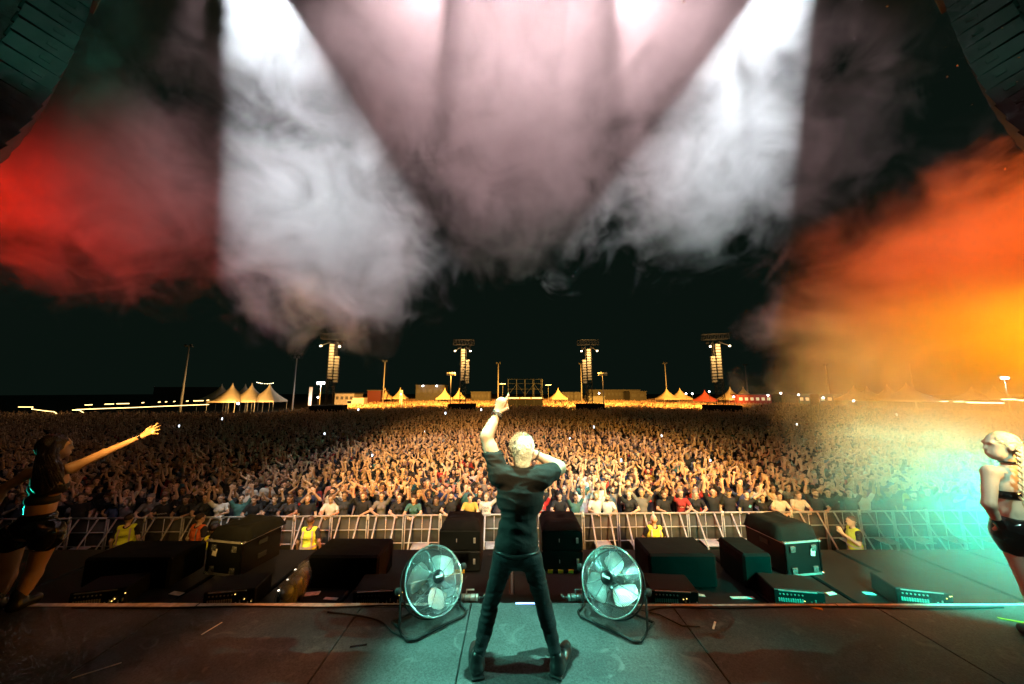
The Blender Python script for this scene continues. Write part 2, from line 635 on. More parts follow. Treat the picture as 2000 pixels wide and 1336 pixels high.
def hand_prims(wrist, direction, palm_n, side, tg=0, s=1.0, pose='open', k=0.008, r=0.0095):
    """wrist -> fingers along direction; palm_n: direction the palm faces; side: where the thumb leaves (unit vector)."""
    w = Vector(wrist); d = Vector(direction).normalized(); n_ = Vector(palm_n)
    n_ = (n_ - d * n_.dot(d)).normalized()
    t = Vector(side); t = (t - d * t.dot(d) - n_ * t.dot(n_)).normalized()
    out = [cap(w, w + d * 0.085 * s, 0.028 * s, 0.040 * s, tg, 0.02, (n_.x, n_.y, n_.z, 0.5))]
    kn = w + d * 0.088 * s
    lens = [0.068, 0.078, 0.073, 0.058]
    for i in range(4):
        o = (1.5 - i) * 0.0205 * s
        b = kn + t * o
        sp = t * (o * (1.3 if pose == 'open' else 0.1))
        L_ = lens[i] * s
        curl = {'open': 0.12, 'relaxed': 0.5, 'point': 0.0 if i == 0 else 2.6, 'horns': 0.0 if i in (0, 3) else 2.6, 'grip': 1.7, 'fist': 2.4}[pose]
        pts = [b]
        ang = 0.0
        for j, fr in enumerate((0.45, 0.33, 0.24)):
            ang += curl * (0.6, 0.5, 0.35)[j]
            dd = (d * math.cos(ang) + n_ * math.sin(ang))
            pts.append(pts[-1] + dd * L_ * fr + sp * fr)
        for j in range(3):
            out.append(cap(pts[j], pts[j + 1], r * s * (1 - 0.1 * j), r * s * (0.9 - 0.1 * j), tg, k))
    tb = w + d * 0.03 * s + t * 0.028 * s
    tcurl = 0.5 if pose in ('open',) else 1.2
    t1 = tb + (t * 0.75 + d * 0.75 + n_ * 0.25 * tcurl).normalized() * 0.04 * s
    t2 = t1 + (t * (0.6 if pose == 'open' else -0.2) + d * 0.8 + n_ * 0.3 * tcurl).normalized() * 0.035 * s
    out += [cap(tb, t1, 0.0135 * s, 0.012 * s, tg, k), cap(t1, t2, 0.0115 * s, 0.0095 * s, tg, k)]
    return out


def head_prims(c, yaw=0.0, pitch=0.0, tg_skin=0, tg_hair=3, hair='short', s=1.0, beard=False, mouth=False, k=0.02, soft=False):
    """Head with face towards -Y before turning; c: head centre."""
    rot = (Matrix.Rotation(yaw, 3, 'Z') @ Matrix.Rotation(pitch, 3, 'X'))
    c = Vector(c)
    def q(x, y, z):
        return c + rot @ (Vector((x, y, z)) * s)
    def er(x, y, z):
        return (x * s, y * s, z * s)
    out = [ell(q(0, 0.008, 0.018), er(0.076, 0.096, 0.102), tg_skin, k, rot),
           ell(q(0, -0.035, -0.055), er(0.056, 0.058, 0.062), tg_skin, 0.03, rot),
           cap(q(0, -0.088, 0.012), q(0, -0.100 if soft else -0.110, -0.020), 0.009 * s, (0.0105 if soft else 0.014) * s, tg_skin, 0.012),
           cap(q(-0.040, -0.076 if soft else -0.081, 0.034), q(0.040, -0.076 if soft else -0.081, 0.034), (0.010 if soft else 0.013) * s, (0.010 if soft else 0.013) * s, tg_skin, 0.02),
           ell(q(0, -0.090, -0.062), er(0.020, 0.010, 0.008), tg_skin, 0.008, rot),
           ell(q(-0.079, 0.012, 0.0), er(0.012, 0.022, 0.032), tg_skin, 0.006, rot),
           ell(q(0.079, 0.012, 0.0), er(0.012, 0.022, 0.032), tg_skin, 0.006, rot),
           ell(q(-0.032, -0.098, 0.010), er(0.013, 0.010, 0.0075), tg_hair, 0.004, rot, op=1),
           ell(q(0.032, -0.098, 0.010), er(0.013, 0.010, 0.0075), tg_hair, 0.004, rot, op=1)]
    if mouth:
        out.append(ell(q(0, -0.094, -0.064), er(0.017, 0.015, 0.010), tg_hair, 0.006, rot, op=1))
    if beard:
        out.append(ell(q(0, -0.040, -0.072), er(0.058, 0.058, 0.056), tg_hair, 0.01, rot))
    if hair == 'short':
        out += [ell(q(0, 0.026, 0.050), er(0.085, 0.100, 0.088), tg_hair, 0.01, rot)]
    elif hair == 'curly':
        out += [ell(q(0, 0.025, 0.068), er(0.105, 0.112, 0.095), tg_hair, 0.01, rot),
                ell(q(-0.07, 0.02, 0.0), er(0.04, 0.06, 0.07), tg_hair, 0.02, rot), ell(q(0.07, 0.02, 0.0), er(0.04, 0.06, 0.07), tg_hair, 0.02, rot)]
    elif hair == 'long':
        out += [ell(q(0, 0.026, 0.052), er(0.090, 0.102, 0.092), tg_hair, 0.01, rot),
                cap(q(-0.072, 0.02, 0.0), q(-0.085, 0.01, -0.26), 0.030 * s, 0.034 * s, tg_hair, 0.02),
                cap(q(0.072, 0.02, 0.0), q(0.085, 0.01, -0.26), 0.030 * s, 0.034 * s, tg_hair, 0.02),
                cap(q(0, 0.07, 0.0), q(0, 0.08, -0.25), 0.06 * s, 0.06 * s, tg_hair, 0.03)]
    elif hair == 'tail':
        out += [ell(q(0, 0.026, 0.050), er(0.085, 0.100, 0.090), tg_hair, 0.01, rot),
                cap(q(0, 0.11, 0.05), q(0, 0.15, -0.14), 0.028 * s, 0.018 * s, tg_hair, 0.02)]
    elif hair == 'cap':
        out += [ell(q(0, 0.015, 0.062), er(0.088, 0.104, 0.068), tg_hair, 0.006, rot),
                cap(q(-0.03, -0.10, 0.055), q(0.03, -0.10, 0.055), 0.05 * s, 0.05 * s, tg_hair, 0.01, tuple(rot @ Vector((0, 0, 1))) + (0.25,))]
    return out

# ------------------------------------------------------------------ audience
SKIN_STOPS = [(0.0, (0.56, 0.36, 0.25)), (0.25, (0.62, 0.42, 0.30)), (0.5, (0.50, 0.31, 0.21)), (0.72, (0.60, 0.39, 0.29)), (0.88, (0.34, 0.20, 0.13))]
HAIR_STOPS = [(0.0, (0.020, 0.012, 0.008)), (0.4, (0.055, 0.030, 0.015)), (0.62, (0.12, 0.07, 0.03)), (0.8, (0.30, 0.19, 0.08)), (0.93, (0.22, 0.20, 0.18))]
SHIRT_STOPS = [(0.0, (0.012, 0.013, 0.014)), (0.56, (0.03, 0.035, 0.045)), (0.72, (0.60, 0.58, 0.54)), (0.78, (0.16, 0.15, 0.14)),
               (0.84, (0.42, 0.04, 0.03)), (0.87, (0.05, 0.08, 0.16)), (0.93, (0.46, 0.33, 0.08)), (0.95, (0.09, 0.22, 0.20)), (0.975, (0.45, 0.22, 0.20))]
MT['fan_skin'] = random_mat('fan_skin', SKIN_STOPS, 0.55)
MT['fan_hair'] = random_mat('fan_hair', HAIR_STOPS, 0.6)
MT['fan_shirt'] = random_mat('fan_shirt', None, 0.85, use_color=True)
MT['crowd_shirt'] = random_mat('crowd_shirt', SHIRT_STOPS, 0.85)
MT['fan_trousers'] = mat('fan_trousers', (0.02, 0.025, 0.035), 0.85)
FAN_MATS = [MT['fan_skin'], MT['fan_shirt'], MT['fan_trousers'], MT['fan_hair']]

ARMS = {   # elbow, wrist, hand direction, palm direction, hand pose (person faces -Y, s = side)
    'up':    ((0.30, -0.05, 1.68), (0.27, -0.10, 1.93), (-0.05, -0.1, 1), (0, -1, 0), 'open'),
    'wide':  ((0.39, -0.02, 1.61), (0.46, -0.09, 1.86), (0.15, -0.1, 1), (0, -1, 0), 'open'),
    'reach': ((0.27, -0.22, 1.55), (0.22, -0.38, 1.77), (-0.05, -0.5, 1), (0, -1, -0.3), 'open'),
    'clap':  ((0.31, -0.10, 1.66), (0.09, -0.18, 1.84), (-0.25, -0.1, 1), (-1, 0, 0), 'open'),
    'chest': ((0.27, -0.06, 1.17), (0.07, -0.27, 1.34), (-0.4, -0.3, 1), (-1, 0.2, 0), 'relaxed'),
    'point': ((0.28, -0.13, 1.64), (0.26, -0.26, 1.88), (0, -0.3, 1), (0, -1, 0), 'point'),
    'horns': ((0.30, -0.08, 1.66), (0.29, -0.14, 1.92), (0, -0.1, 1), (0, -1, 0), 'horns'),
    'fist':  ((0.29, -0.10, 1.65), (0.26, -0.16, 1.90), (0, -0.1, 1), (0, -1, 0), 'fist'),
    'phone': ((0.24, -0.22, 1.36), (0.08, -0.34, 1.60), (-0.1, -0.1, 1), (-0.3, 1, 0), 'grip'),
    'down':  ((0.25, 0.04, 1.16), (0.27, -0.06, 0.92), (0, -0.2, -1), (-1, 0, 0), 'relaxed'),
    'rail':  ((0.27, -0.16, 1.24), (0.12, -0.38, 1.25), (-0.8, -0.35, -0.25), (0, 0, -1), 'relaxed'),
}


def fan_prims(la, ra, hair='short', girth=1.0, female=False, yaw=0.0, pitch=0.0, beard=False, mouth=False, lean=0.0):
    P_ = []
    g = girth
    for s in (-1, 1):
        P_ += [cap((s * .09, 0.01, .90), (s * .10, -.01, .49), .086 * g, .060, 2, 0.04),
               cap((s * .10, -.01, .49), (s * .10, .02, .09), .058, .044, 2, 0.03),
               cap((s * .10, .03, .05), (s * .11, -.13, .04), .045, .036, 2, 0.02)]
    up = []
    up += [ell((0, 0, .97), (.160 * g, .118 * g, .125), 1, .05),
           ell((0, -.008 * g, 1.10), (.145 * g * (0.92 if female else 1), .112 * g, .17), 1, .05),
           ell((0, .0, 1.29), (.168 * g * (0.92 if female else 1), .112, .175), 1, .05),
           cap((-.135, .012, 1.41), (.135, .012, 1.41), .062, .062, 1, .05),
           cap((0, .015, 1.43), (0, 0, 1.54), .053, .050, 0, .025)]
    if female:
        up += [ell((-.065, -.095, 1.30), (.06, .05, .06), 1, .03), ell((.065, -.095, 1.30), (.06, .05, .06), 1, .03)]
    for s, a in ((1, la), (-1, ra)):
        e, w, hd, pn, pose = ARMS[a]
        e = Vector((e[0] * s, e[1], e[2])); w = Vector((w[0] * s, w[1], w[2]))
        sh = Vector((s * .175, .012, 1.415))
        mid = sh.lerp(e, .62)
        up += [cap(sh, mid, .062, .056, 1, .035), cap(sh, e, .048, .040, 0, .02), cap(e, w, .041, .028, 0, .02)]
        up += hand_prims(w, (hd[0] * s, hd[1], hd[2]), (pn[0] * s, pn[1], pn[2]), (-s, -0.2, 0) if a not in ('down', 'rail') else (0, -1, 0.1), 0, 1.08, pose, r=0.0115)
    up += head_prims((0, -.012, 1.632), yaw, pitch, 0, 3, hair, 1.0, beard, mouth)
    if lean:
        rm = Matrix.Rotation(lean, 3, 'X'); pv = Vector((0, 0, .95))
        out = []
        for p in up:
            p = list(p)
            p[1] = np.array(pv + rm @ (Vector(p[1]) - pv))
            if p[0] == 'c':
                p[2] = np.array(pv + rm @ (Vector(p[2]) - pv))
            out.append(tuple(p))
        up = out
    return P_ + up


FAN_KINDS = [   # (left arm, right arm, hair, girth, female, yaw, pitch, beard, mouth, lean, words)
    ('up', 'up', 'short', 1.0, False, 0.1, -.05, False, True, 0, 'with both arms raised'),
    ('wide', 'wide', 'long', .95, True, -.1, 0, False, True, 0, 'long-haired, arms spread high'),
    ('reach', 'down', 'short', 1.1, False, .2, 0, True, False, 0, 'bearded, reaching one hand out'),
    ('clap', 'clap', 'tail', .95, True, 0, 0, False, False, 0, 'clapping overhead'),
    ('point', 'down', 'cap', 1.05, False, -.2, 0, False, True, 0, 'in a cap, pointing up'),
    ('up', 'chest', 'long', .95, True, .15, 0, False, False, 0, 'long-haired, one arm raised'),
    ('horns', 'chest', 'curly', 1.0, False, -.1, 0, True, True, 0, 'curly-haired, making hand horns'),
    ('fist', 'fist', 'short', 1.12, False, 0, -.08, False, True, 0, 'with both fists raised'),
    ('phone', 'phone', 'short', 1.0, False, 0, 0, False, False, 0, 'with hands before the face'),
    ('down', 'wide', 'short', 1.05, False, .25, 0, False, False, 0, 'waving one spread arm'),
    ('chest', 'chest', 'long', .95, True, -.2, 0, False, False, 0, 'long-haired, hands at the chest'),
    ('down', 'down', 'short', 1.1, False, .1, 0, True, False, 0, 'bearded, arms hanging'),
    ('reach', 'reach', 'curly', 1.0, True, 0, -.05, False, True, 0, 'curly-haired, reaching out'),
    ('wide', 'reach', 'cap', 1.0, False, .1, 0, False, False, 0, 'in a cap, arms flung up'),
    ('clap', 'clap', 'short', 1.05, False, -.15, 0, False, True, 0, 'short-haired, clapping overhead'),
]
RAIL_KINDS = [
    ('rail', 'rail', 'short', 1.05, False, .15, .05, False, False, .12, 'leaning on the rail'),
    ('rail', 'rail', 'long', .95, True, -.15, .05, False, False, .12, 'long-haired, leaning on the rail'),
    ('up', 'rail', 'short', 1.05, False, 0, 0, True, True, .05, 'bearded, one arm up'),
    ('rail', 'fist', 'tail', .95, True, .1, 0, False, True, .05, 'with a ponytail, one fist up'),
]
_fan_mesh = {}


def fan_mesh(kind):
    if kind not in _fan_mesh:
        a = kind
        _fan_mesh[kind] = sdf_mesh("person", fan_prims(a[0], a[1], a[2], a[3], a[4], a[5], a[6], a[7], a[8], a[9]), 0.0115, FAN_MATS)
    return _fan_mesh[kind]


RAIL_Y0, RAIL_SLOPE = 10.95, 0.0255


def rail_y(x):
    return RAIL_Y0 + RAIL_SLOPE * x


SHIRTS = [('black', (0.012, 0.013, 0.014), 46), ('charcoal', (0.03, 0.033, 0.04), 14), ('white', (0.62, 0.59, 0.55), 9), ('grey', (0.16, 0.15, 0.14), 7),
          ('red', (0.35, 0.03, 0.025), 3), ('navy', (0.03, 0.05, 0.12), 6), ('mustard', (0.5, 0.34, 0.06), 2), ('teal', (0.05, 0.16, 0.15), 2), ('pink', (0.42, 0.2, 0.2), 2)]
_sw = [w for _, _, w in SHIRTS]
ORD = ['first', 'second', 'third', 'fourth', 'fifth', 'sixth', 'seventh', 'eighth', 'ninth']


def ordinal(n):
    if n <= 9:
        return ORD[n - 1]
    suf = 'th' if 10 <= n % 100 <= 20 else {1: 'st', 2: 'nd', 3: 'rd'}.get(n % 10, 'th')
    return f"{n}{suf}"


ROWS, PER_ROW = 7, 43
fans = []
rng = random.Random(21)
first_of_kind = {}
# people of the front row that the photograph singles out: place in the row -> (shirt, colour, kind index)
SPECIAL = {}
for r_ in range(ROWS):
    row = []
    for i in range(PER_ROW if r_ else PER_ROW):
        x = -12.05 + i * 0.565 + (0.28 if r_ % 2 else 0) + rng.uniform(-.12, .12)
        y = rail_y(x) + 0.46 + r_ * 0.64 + (rng.uniform(-.03, .05) if r_ == 0 else rng.uniform(-.14, .14))
        if r_ == 0 and rng.random() < .62:
            kd = rng.choice(RAIL_KINDS)
        else:
            kd = rng.choice(FAN_KINDS)
            if r_ == 0 and (kd[0] in ('reach',) or kd[1] == 'reach' or kd[0] == 'phone'):
                kd = FAN_KINDS[rng.choice([0, 3, 5, 7, 10, 11])]
        row.append([x, y, kd])
    row.sort(key=lambda q: q[0])
    for i, (x, y, kd) in enumerate(row):
        sname, scol, _ = rng.choices(SHIRTS, weights=_sw)[0]
        px = 1000 + x / y * 690
        if r_ == 0 and abs(x - 1.25) < .3:
            sname, scol, kd = 'red', (0.5, 0.02, 0.02), FAN_KINDS[5]
        if r_ == 0 and abs(x + .85) < .28:
            sname, scol, kd = 'white', (0.62, 0.6, 0.56), FAN_KINDS[9]
        if r_ == 0 and abs(x - 9.0) < .28:
            sname, scol, kd = 'white', (0.62, 0.6, 0.56), RAIL_KINDS[0]
        o = bpy.data.objects.new("person", fan_mesh(kd))
        link(o)
        sc = rng.uniform(.93, 1.06) * (0.96 if kd[4] else 1.0)
        if r_ == 0 and kd in RAIL_KINDS:
            sc = rng.uniform(.96, 1.02)
        o.location = (x, y, 0)
        o.scale = (sc if rng.random() < .5 else -sc, sc, sc)
        o.rotation_euler = (0, 0, (rng.uniform(-.12, .12) if kd in RAIL_KINDS else rng.uniform(-.3, .3)) - math.atan2(x, y + 8) * .6)
        o.color = (*scol, 1)
        tag(o, f"person in {sname} shirt {kd[10]}, {ORD[r_]} crowd row, {ordinal(i + 1)} from left", "person", "fans in the front rows of the crowd")
        fans.append((o, kd, r_, i, sname))
        if kd not in first_of_kind and o.scale[0] > 0:
            first_of_kind[kd] = o

# prints on some of the front shirts
def shirt_print(o, me, z=1.27, y=-.128, x=0.0):
    c = bpy.data.objects.new("shirt_print", me)
    link(c, o)
    c.location = (x, y, z)
    if o.scale[0] < 0:
        c.scale = (-1, 1, 1)
    return c


_lit = {}
def lettering(s, size, mk):
    k = (s, size, mk)
    if k not in _lit:
        _lit[k] = text_mesh(s, size, MT[mk])
    return _lit[k]


mb = MB(); mb.prism([(-.05, -.03), (.03, -.05), (.06, .03), (-.02, .05)], -.001, .001)
PRINT_PATCH = mb.mesh("shirt_print", MT['print_blue'])
mb = MB(); mb.lathe([(.045, -.001), (.045, .001)], 10, rot=(math.pi / 2, 0, 0))
PRINT_DOT = mb.mesh("shirt_print", MT['print_red'])
for (o, kd, r_, i, sname) in fans:
    if r_ > 2 or kd in RAIL_KINDS and r_ == 0 and rng.random() < .4:
        continue
    if sname == 'white' and r_ == 0 and o.location.x < 0 and abs(o.location.x + .85) < .3:
        shirt_print(o, lettering("CRUE", .085, 'print_dark'), 1.33)
        shirt_print(o, lettering("NN", .085, 'print_dark'), 1.22)
    elif sname == 'red' and r_ == 0:
        shirt_print(o, lettering("BOSE", .06, 'print_white'), 1.24)
    elif sname in ('black', 'charcoal', 'navy') and not kd[4]:
        q = rng.random()
        if q < .16:
            shirt_print(o, PRINT_PATCH, 1.30)
        elif q < .30:
            shirt_print(o, PRINT_DOT, 1.26)
        elif q < .42 and r_ < 2:
            shirt_print(o, lettering("ZATOXIN", .055, 'print_white'), 1.22, -.132)

# everybody behind them: too many to count
pts, rots, scls, kidx = [], [], [], []
crng = random.Random(5)
kinds = list(first_of_kind.keys())
kinds = [k for k in kinds if k in FAN_KINDS]
raised = [i for i, k in enumerate(kinds) if k[0] in ('up', 'wide', 'clap', 'point', 'reach', 'fist', 'horns') or k[1] in ('wide', 'up')]


def spacing(y):
    return .58 if y < 24 else (.66 if y < 36 else (.8 if y < 55 else (1.05 if y < 75 else 1.5)))


y = 11.4
while y < 150:
    s_ = spacing(y)
    half = min(1.52 * y + 4, 78)
    x = -half + crng.uniform(0, s_)
    while x < half:
        yy = y + crng.uniform(-.4, .4) * s_ + RAIL_SLOPE * x
        xx = x + crng.uniform(-.38, .38) * s_
        x += s_
        if yy < rail_y(xx) + .42:
            continue
        if yy < rail_y(xx) + .46 + ROWS * .64 - .3 and -12.4 < xx < 12.3:
            continue
        if yy > 52 and xx < -38 - (yy - 52) * .1:
            continue
        if any(abs(xx - tx) < 4.2 and ty - 3.5 < yy < ty + 3.5 for tx, ty in ((-32.2, 60), (-9.7, 67), (15.4, 67), (36.9, 60))):
            continue
        if abs(xx - 2.8) < 5.4 and 80 < yy < 93:
            continue
        pts.append((xx, yy, 0))
        rots.append(crng.uniform(-.5, .5) - math.atan2(xx, yy + 8) * .6)
        scls.append(crng.uniform(.90, 1.07))
        kidx.append(crng.choice(raised) if crng.random() < .62 else crng.randrange(len(kinds)))
    y += s_
me = bpy.data.meshes.new("crowd")
me.from_pydata(pts, [], [])
for nm, tp, data in (("turn", 'FLOAT', rots), ("size", 'FLOAT', scls), ("which", 'INT', kidx)):
    at = me.attributes.new(nm, tp, 'POINT')
    at.data.foreach_set("value", data)
crowd = bpy.data.objects.new("crowd", me)
link(crowd)
tag(crowd, "dense festival crowd with raised hands filling the field behind the front rows", "crowd", kind="stuff")
ng = bpy.data.node_groups.new("crowd", 'GeometryNodeTree')
ng.interface.new_socket("Geometry", in_out='INPUT', socket_type='NodeSocketGeometry')
ng.interface.new_socket("Geometry", in_out='OUTPUT', socket_type='NodeSocketGeometry')
gi, go = ng.nodes.new("NodeGroupInput"), ng.nodes.new("NodeGroupOutput")
jn = ng.nodes.new("GeometryNodeJoinGeometry")
inst_of = []
for k in kinds:
    oi = ng.nodes.new("GeometryNodeObjectInfo")
    oi.inputs['Object'].default_value = first_of_kind[k]
    oi.transform_space = 'ORIGINAL'
    sel = ng.nodes.new("GeometryNodeMaterialSelection")
    sel.inputs[0].default_value = MT['fan_shirt']
    sm = ng.nodes.new("GeometryNodeSetMaterial")
    sm.inputs['Material'].default_value = MT['crowd_shirt']
    ng.links.new(oi.outputs['Geometry'], sm.inputs['Geometry'])
    ng.links.new(sel.outputs[0], sm.inputs['Selection'])
    gti = ng.nodes.new("GeometryNodeGeometryToInstance")
    ng.links.new(sm.outputs['Geometry'], gti.inputs[0])
    ng.links.new(gti.outputs[0], jn.inputs[0])
iop = ng.nodes.new("GeometryNodeInstanceOnPoints")
iop.inputs['Pick Instance'].default_value = True
def named(nm, tp):
    n_ = ng.nodes.new("GeometryNodeInputNamedAttribute")
    n_.data_type = tp
    n_.inputs['Name'].default_value = nm
    return n_.outputs[0]
cb = ng.nodes.new("ShaderNodeCombineXYZ")
ng.links.new(named("turn", 'FLOAT'), cb.inputs['Z'])
e2r = ng.nodes.new("FunctionNodeEulerToRotation")
ng.links.new(cb.outputs[0], e2r.inputs[0])
ng.links.new(gi.outputs[0], iop.inputs['Points'])
ng.links.new(jn.outputs[0], iop.inputs['Instance'])
ng.links.new(named("which", 'INT'), iop.inputs['Instance Index'])
ng.links.new(e2r.outputs[0], iop.inputs['Rotation'])
ng.links.new(named("size", 'FLOAT'), iop.inputs['Scale'])
ng.links.new(iop.outputs[0], go.inputs[0])
md = crowd.modifiers.new("crowd", 'NODES')
md.node_group = ng
print("crowd", len(pts), "t", round(time.time() - _T0, 1))

# ------------------------------------------------------------------ ground, stage
def structure(name, mb, mats, label=None):
    o = mb.build(name, mats)
    o["kind"] = "structure"
    if label:
        o["label"] = label
    return o


MT['field'] = mat('field', (0.035, 0.038, 0.026), 0.95, var=0.5, scale=0.4, bump=0.4, bscale=4)
mb = MB()
g = [-700, -200, -60, 0, 60, 200, 700]
for i in range(6):
    for j in range(6):
        mb._add([(g[i], g[j], 0), (g[i + 1], g[j], 0), (g[i + 1], g[j + 1], 0), (g[i], g[j + 1], 0)], [(0, 1, 2, 3)])
structure("ground", mb, MT['field'])


def deck_material():
    m = mat('stage_deck', (0.034, 0.036, 0.035), 0.62, var=0.62, scale=1.6, detail=8)
    nt = m.node_tree
    N, L = nt.nodes.new, nt.links.new
    b = nt.nodes["Principled BSDF"]
    tc = [n for n in nt.nodes if n.bl_idname == 'ShaderNodeTexCoord'][0]
    base = [n for n in nt.nodes if n.bl_idname == 'ShaderNodeMix'][0]
    grit = N("ShaderNodeTexNoise")
    grit.inputs['Scale'].default_value = 75
    grit.inputs['Detail'].default_value = 5
    grit.inputs['Roughness'].default_value = 0.75
    L(tc.outputs['Object'], grit.inputs['Vector'])
    mr = N("ShaderNodeMapRange")
    mr.inputs['From Min'].default_value = 0.32; mr.inputs['From Max'].default_value = 0.70
    mr.inputs['To Min'].default_value = 0.25; mr.inputs['To Max'].default_value = 2.1
    L(grit.outputs[0], mr.inputs['Value'])
    mx = N("ShaderNodeMix"); mx.data_type = 'RGBA'; mx.blend_type = 'MULTIPLY'
    mx.inputs['Factor'].default_value = 1
    L(base.outputs['Result'], mx.inputs['A']); L(mr.outputs['Result'], mx.inputs['B'])
    # scuffs
    sc = N("ShaderNodeTexNoise"); sc.inputs['Scale'].default_value = 5.5; sc.inputs['Detail'].default_value = 8
    sc.inputs['Distortion'].default_value = 1.5
    L(tc.outputs['Object'], sc.inputs['Vector'])
    cr = N("ShaderNodeMapRange")
    cr.inputs['From Min'].default_value = 0.60; cr.inputs['From Max'].default_value = 0.72
    cr.inputs['To Max'].default_value = 0.5
    L(sc.outputs[0], cr.inputs['Value'])
    mx2 = N("ShaderNodeMix"); mx2.data_type = 'RGBA'
    L(cr.outputs['Result'], mx2.inputs['Factor'])
    L(mx.outputs['Result'], mx2.inputs['A'])
    mx2.inputs['B'].default_value = (0.13, 0.13, 0.12, 1)
    L(mx2.outputs['Result'], b.inputs['Base Color'])
    bp = N("ShaderNodeBump"); bp.inputs['Strength'].default_value = 0.5; bp.inputs['Distance'].default_value = 0.004
    L(grit.outputs[0], bp.inputs['Height']); L(bp.outputs['Normal'], b.inputs['Normal'])
    return m


MT['deck'] = deck_material()
MT['array_paint'] = mat('array_paint', (0.030, 0.032, 0.031), 0.5, var=0.4, scale=4, bump=0.2, bscale=120)
MT['dark_rigging'] = mat('dark_rigging', (0.05, 0.055, 0.05), 0.4, 0.4)
EDGE_Y = 3.61
mb = MB()
mb.box((0, (EDGE_Y - 6) / 2, STAGE_Z / 2 - 0.012), (18, EDGE_Y + 6 - .004, STAGE_Z - 0.024))
stage = structure("stage", mb, MT['black_paint'], "dark gritty stage deck of large sheets with white taped front edge")
seams = [-9.0, -7.15, -5.2, -3.25, -1.45, -0.40, 1.55, 3.50, 5.45, 7.3, 9.0]
for a, b in zip(seams[:-1], seams[1:]):
    mb = MB()
    mb.box(((a + b) / 2, (EDGE_Y - 6) / 2, STAGE_Z - 0.0115), (b - a - 0.009, EDGE_Y + 6, 0.023), bevel=0.004)
    mb.build("deck_sheet", MT['deck'], stage)
# white tape along the lip, laid in lengths that do not quite line up
trng = random.Random(3)
x = -8.9
while x < 8.9:
    if -0.62 < x < 1.0:
        x = 1.0
    L_ = trng.uniform(1.1, 2.6)
    x1 = min(x + L_, 8.9)
    if x < -0.62 < x1:
        x1 = -0.62
    w = 0.052 if x < -1.0 else 0.026
    yo = EDGE_Y - 0.035 + trng.uniform(-.008, .008)
    mb = MB()
    n = 8
    top, bot = [], []
    for k in range(n + 1):
        t = x + (x1 - x) * k / n
        top.append((t, yo + w / 2 + trng.uniform(-.003, .003), STAGE_Z + 0.0045))
        bot.append((t + trng.uniform(-.005, .005), yo - w / 2 + trng.uniform(-.003, .003), STAGE_Z + 0.0045))
    vsx = top + bot
    mb._add(vsx, [(k, k + 1, n + 2 + k, n + 1 + k) for k in range(n)])
    mb.build("edge_tape", MT['white_tape'], stage)
    x = x1 + trng.uniform(-.0, .03)
# lower lip in front of the deck
mb = MB()
mb.box((0, EDGE_Y + 0.235, 2.72 / 2), (2.3, 0.46, 2.72))
mb.build("stage_lip", MT['black_paint'], stage)
mb = MB(); mb.box((0.17, EDGE_Y - 0.02, STAGE_Z + 0.006), (0.27, 0.018, 0.010), bevel=0.003)
o = mb.build("led_strip", MT['led_blue'])
tag(o, "short bluish light strip on the stage lip between the singer's feet", "light strip")

# unseen black side walls, added to keep wing light off the deck
for sx in (-1, 1):
    mb = MB(); mb.box((sx * 9.6, -0.6, 6.4), (.12, 10.6, 12.8)); structure("unseen_side_wall", mb, MT['black_cloth'])

# ------------------------------------------------------------------ crowd barrier
mbs = {}
U = 1.10
def bar(name, m, fn, smooth=True):
    q = MB(); fn(q)
    mbs.setdefault(name, []).append(q.mesh(name, m, smooth))
bar("top_rail", MT['galvanised'], lambda q: q.tube([(0.0, 0, 1.2), (U, 0, 1.2)], .026, 10))
bar("mid_rail", MT['galvanised'], lambda q: q.tube([(0.03, 0, .80), (U - .03, 0, .80)], .017, 8))
bar("low_rail", MT['galvanised'], lambda q: q.tube([(0.03, 0, .42), (U - .03, 0, .42)], .017, 8))
bar("post", MT['galvanised'], lambda q: q.tube([(0.03, 0.0, 0.02), (0.03, 0, 1.18)], .019, 8))
bar("post", MT['galvanised'], lambda q: q.tube([(U - .03, 0.0, 0.02), (U - .03, 0, 1.18)], .019, 8))
bar("stay", MT['steel'], lambda q: q.tube([(U / 2, 0.0, 0.04), (U / 2, 0, 1.18)], .010, 6))
for bx in (.27, .83):
    bar("brace", MT['galvanised'], lambda q, bx=bx: q.box((bx, -.375, .615), (.045, .018, 1.365), rot=(-math.atan2(.74, 1.165), 0, 0)))
bar("foot_bar", MT['galvanised'], lambda q: q.box((U / 2, -.765, .022), (U - .02, .045, .04), bevel=.006))
for bx in (.05, U - .05):
    bar("base_bar", MT['galvanised'], lambda q, bx=bx: q.box((bx, -.36, .022), (.05, .75, .038), bevel=.006))
bar("sheet", MT['barrier_sheet'], lambda q: q.box((U / 2, .028, .60), (U - .03, .006, 1.10)))
bar("step", MT['galvanised'], lambda q: q.box((U / 2, -.21, .40), (.50, .34, .025), rot=(.10, 0, 0), bevel=.006))
bar("clamp", MT['white_plastic'], lambda q: q.lathe([(.040, -.10), (.024, -.03), (.034, .0), (.034, .045), (.022, .05)], 8, (0.0, -.012, 1.2)))
ang = math.atan(RAIL_SLOPE)
NB = 28
for i in range(NB):
    x0 = -15.4 + i * U
    e = empty("crowd_barrier", (x0, rail_y(x0), 0), ang, f"galvanised crowd barrier section with slanted braces, {ordinal(i + 1)} from the left", "barrier", "steel barrier sections along the pit")
    for nm, ms in mbs.items():
        for j, me in enumerate(ms):
            if nm == "clamp" and i % 2:
                continue
            if nm == "step" and i in (6, 15, 22):
                continue
            link(bpy.data.objects.new(nm, me), e)

# ------------------------------------------------------------------ drum fans on the stage
FR = 0.275


def dome(r, depth):
    return depth * (1 - (r / FR) ** 2)


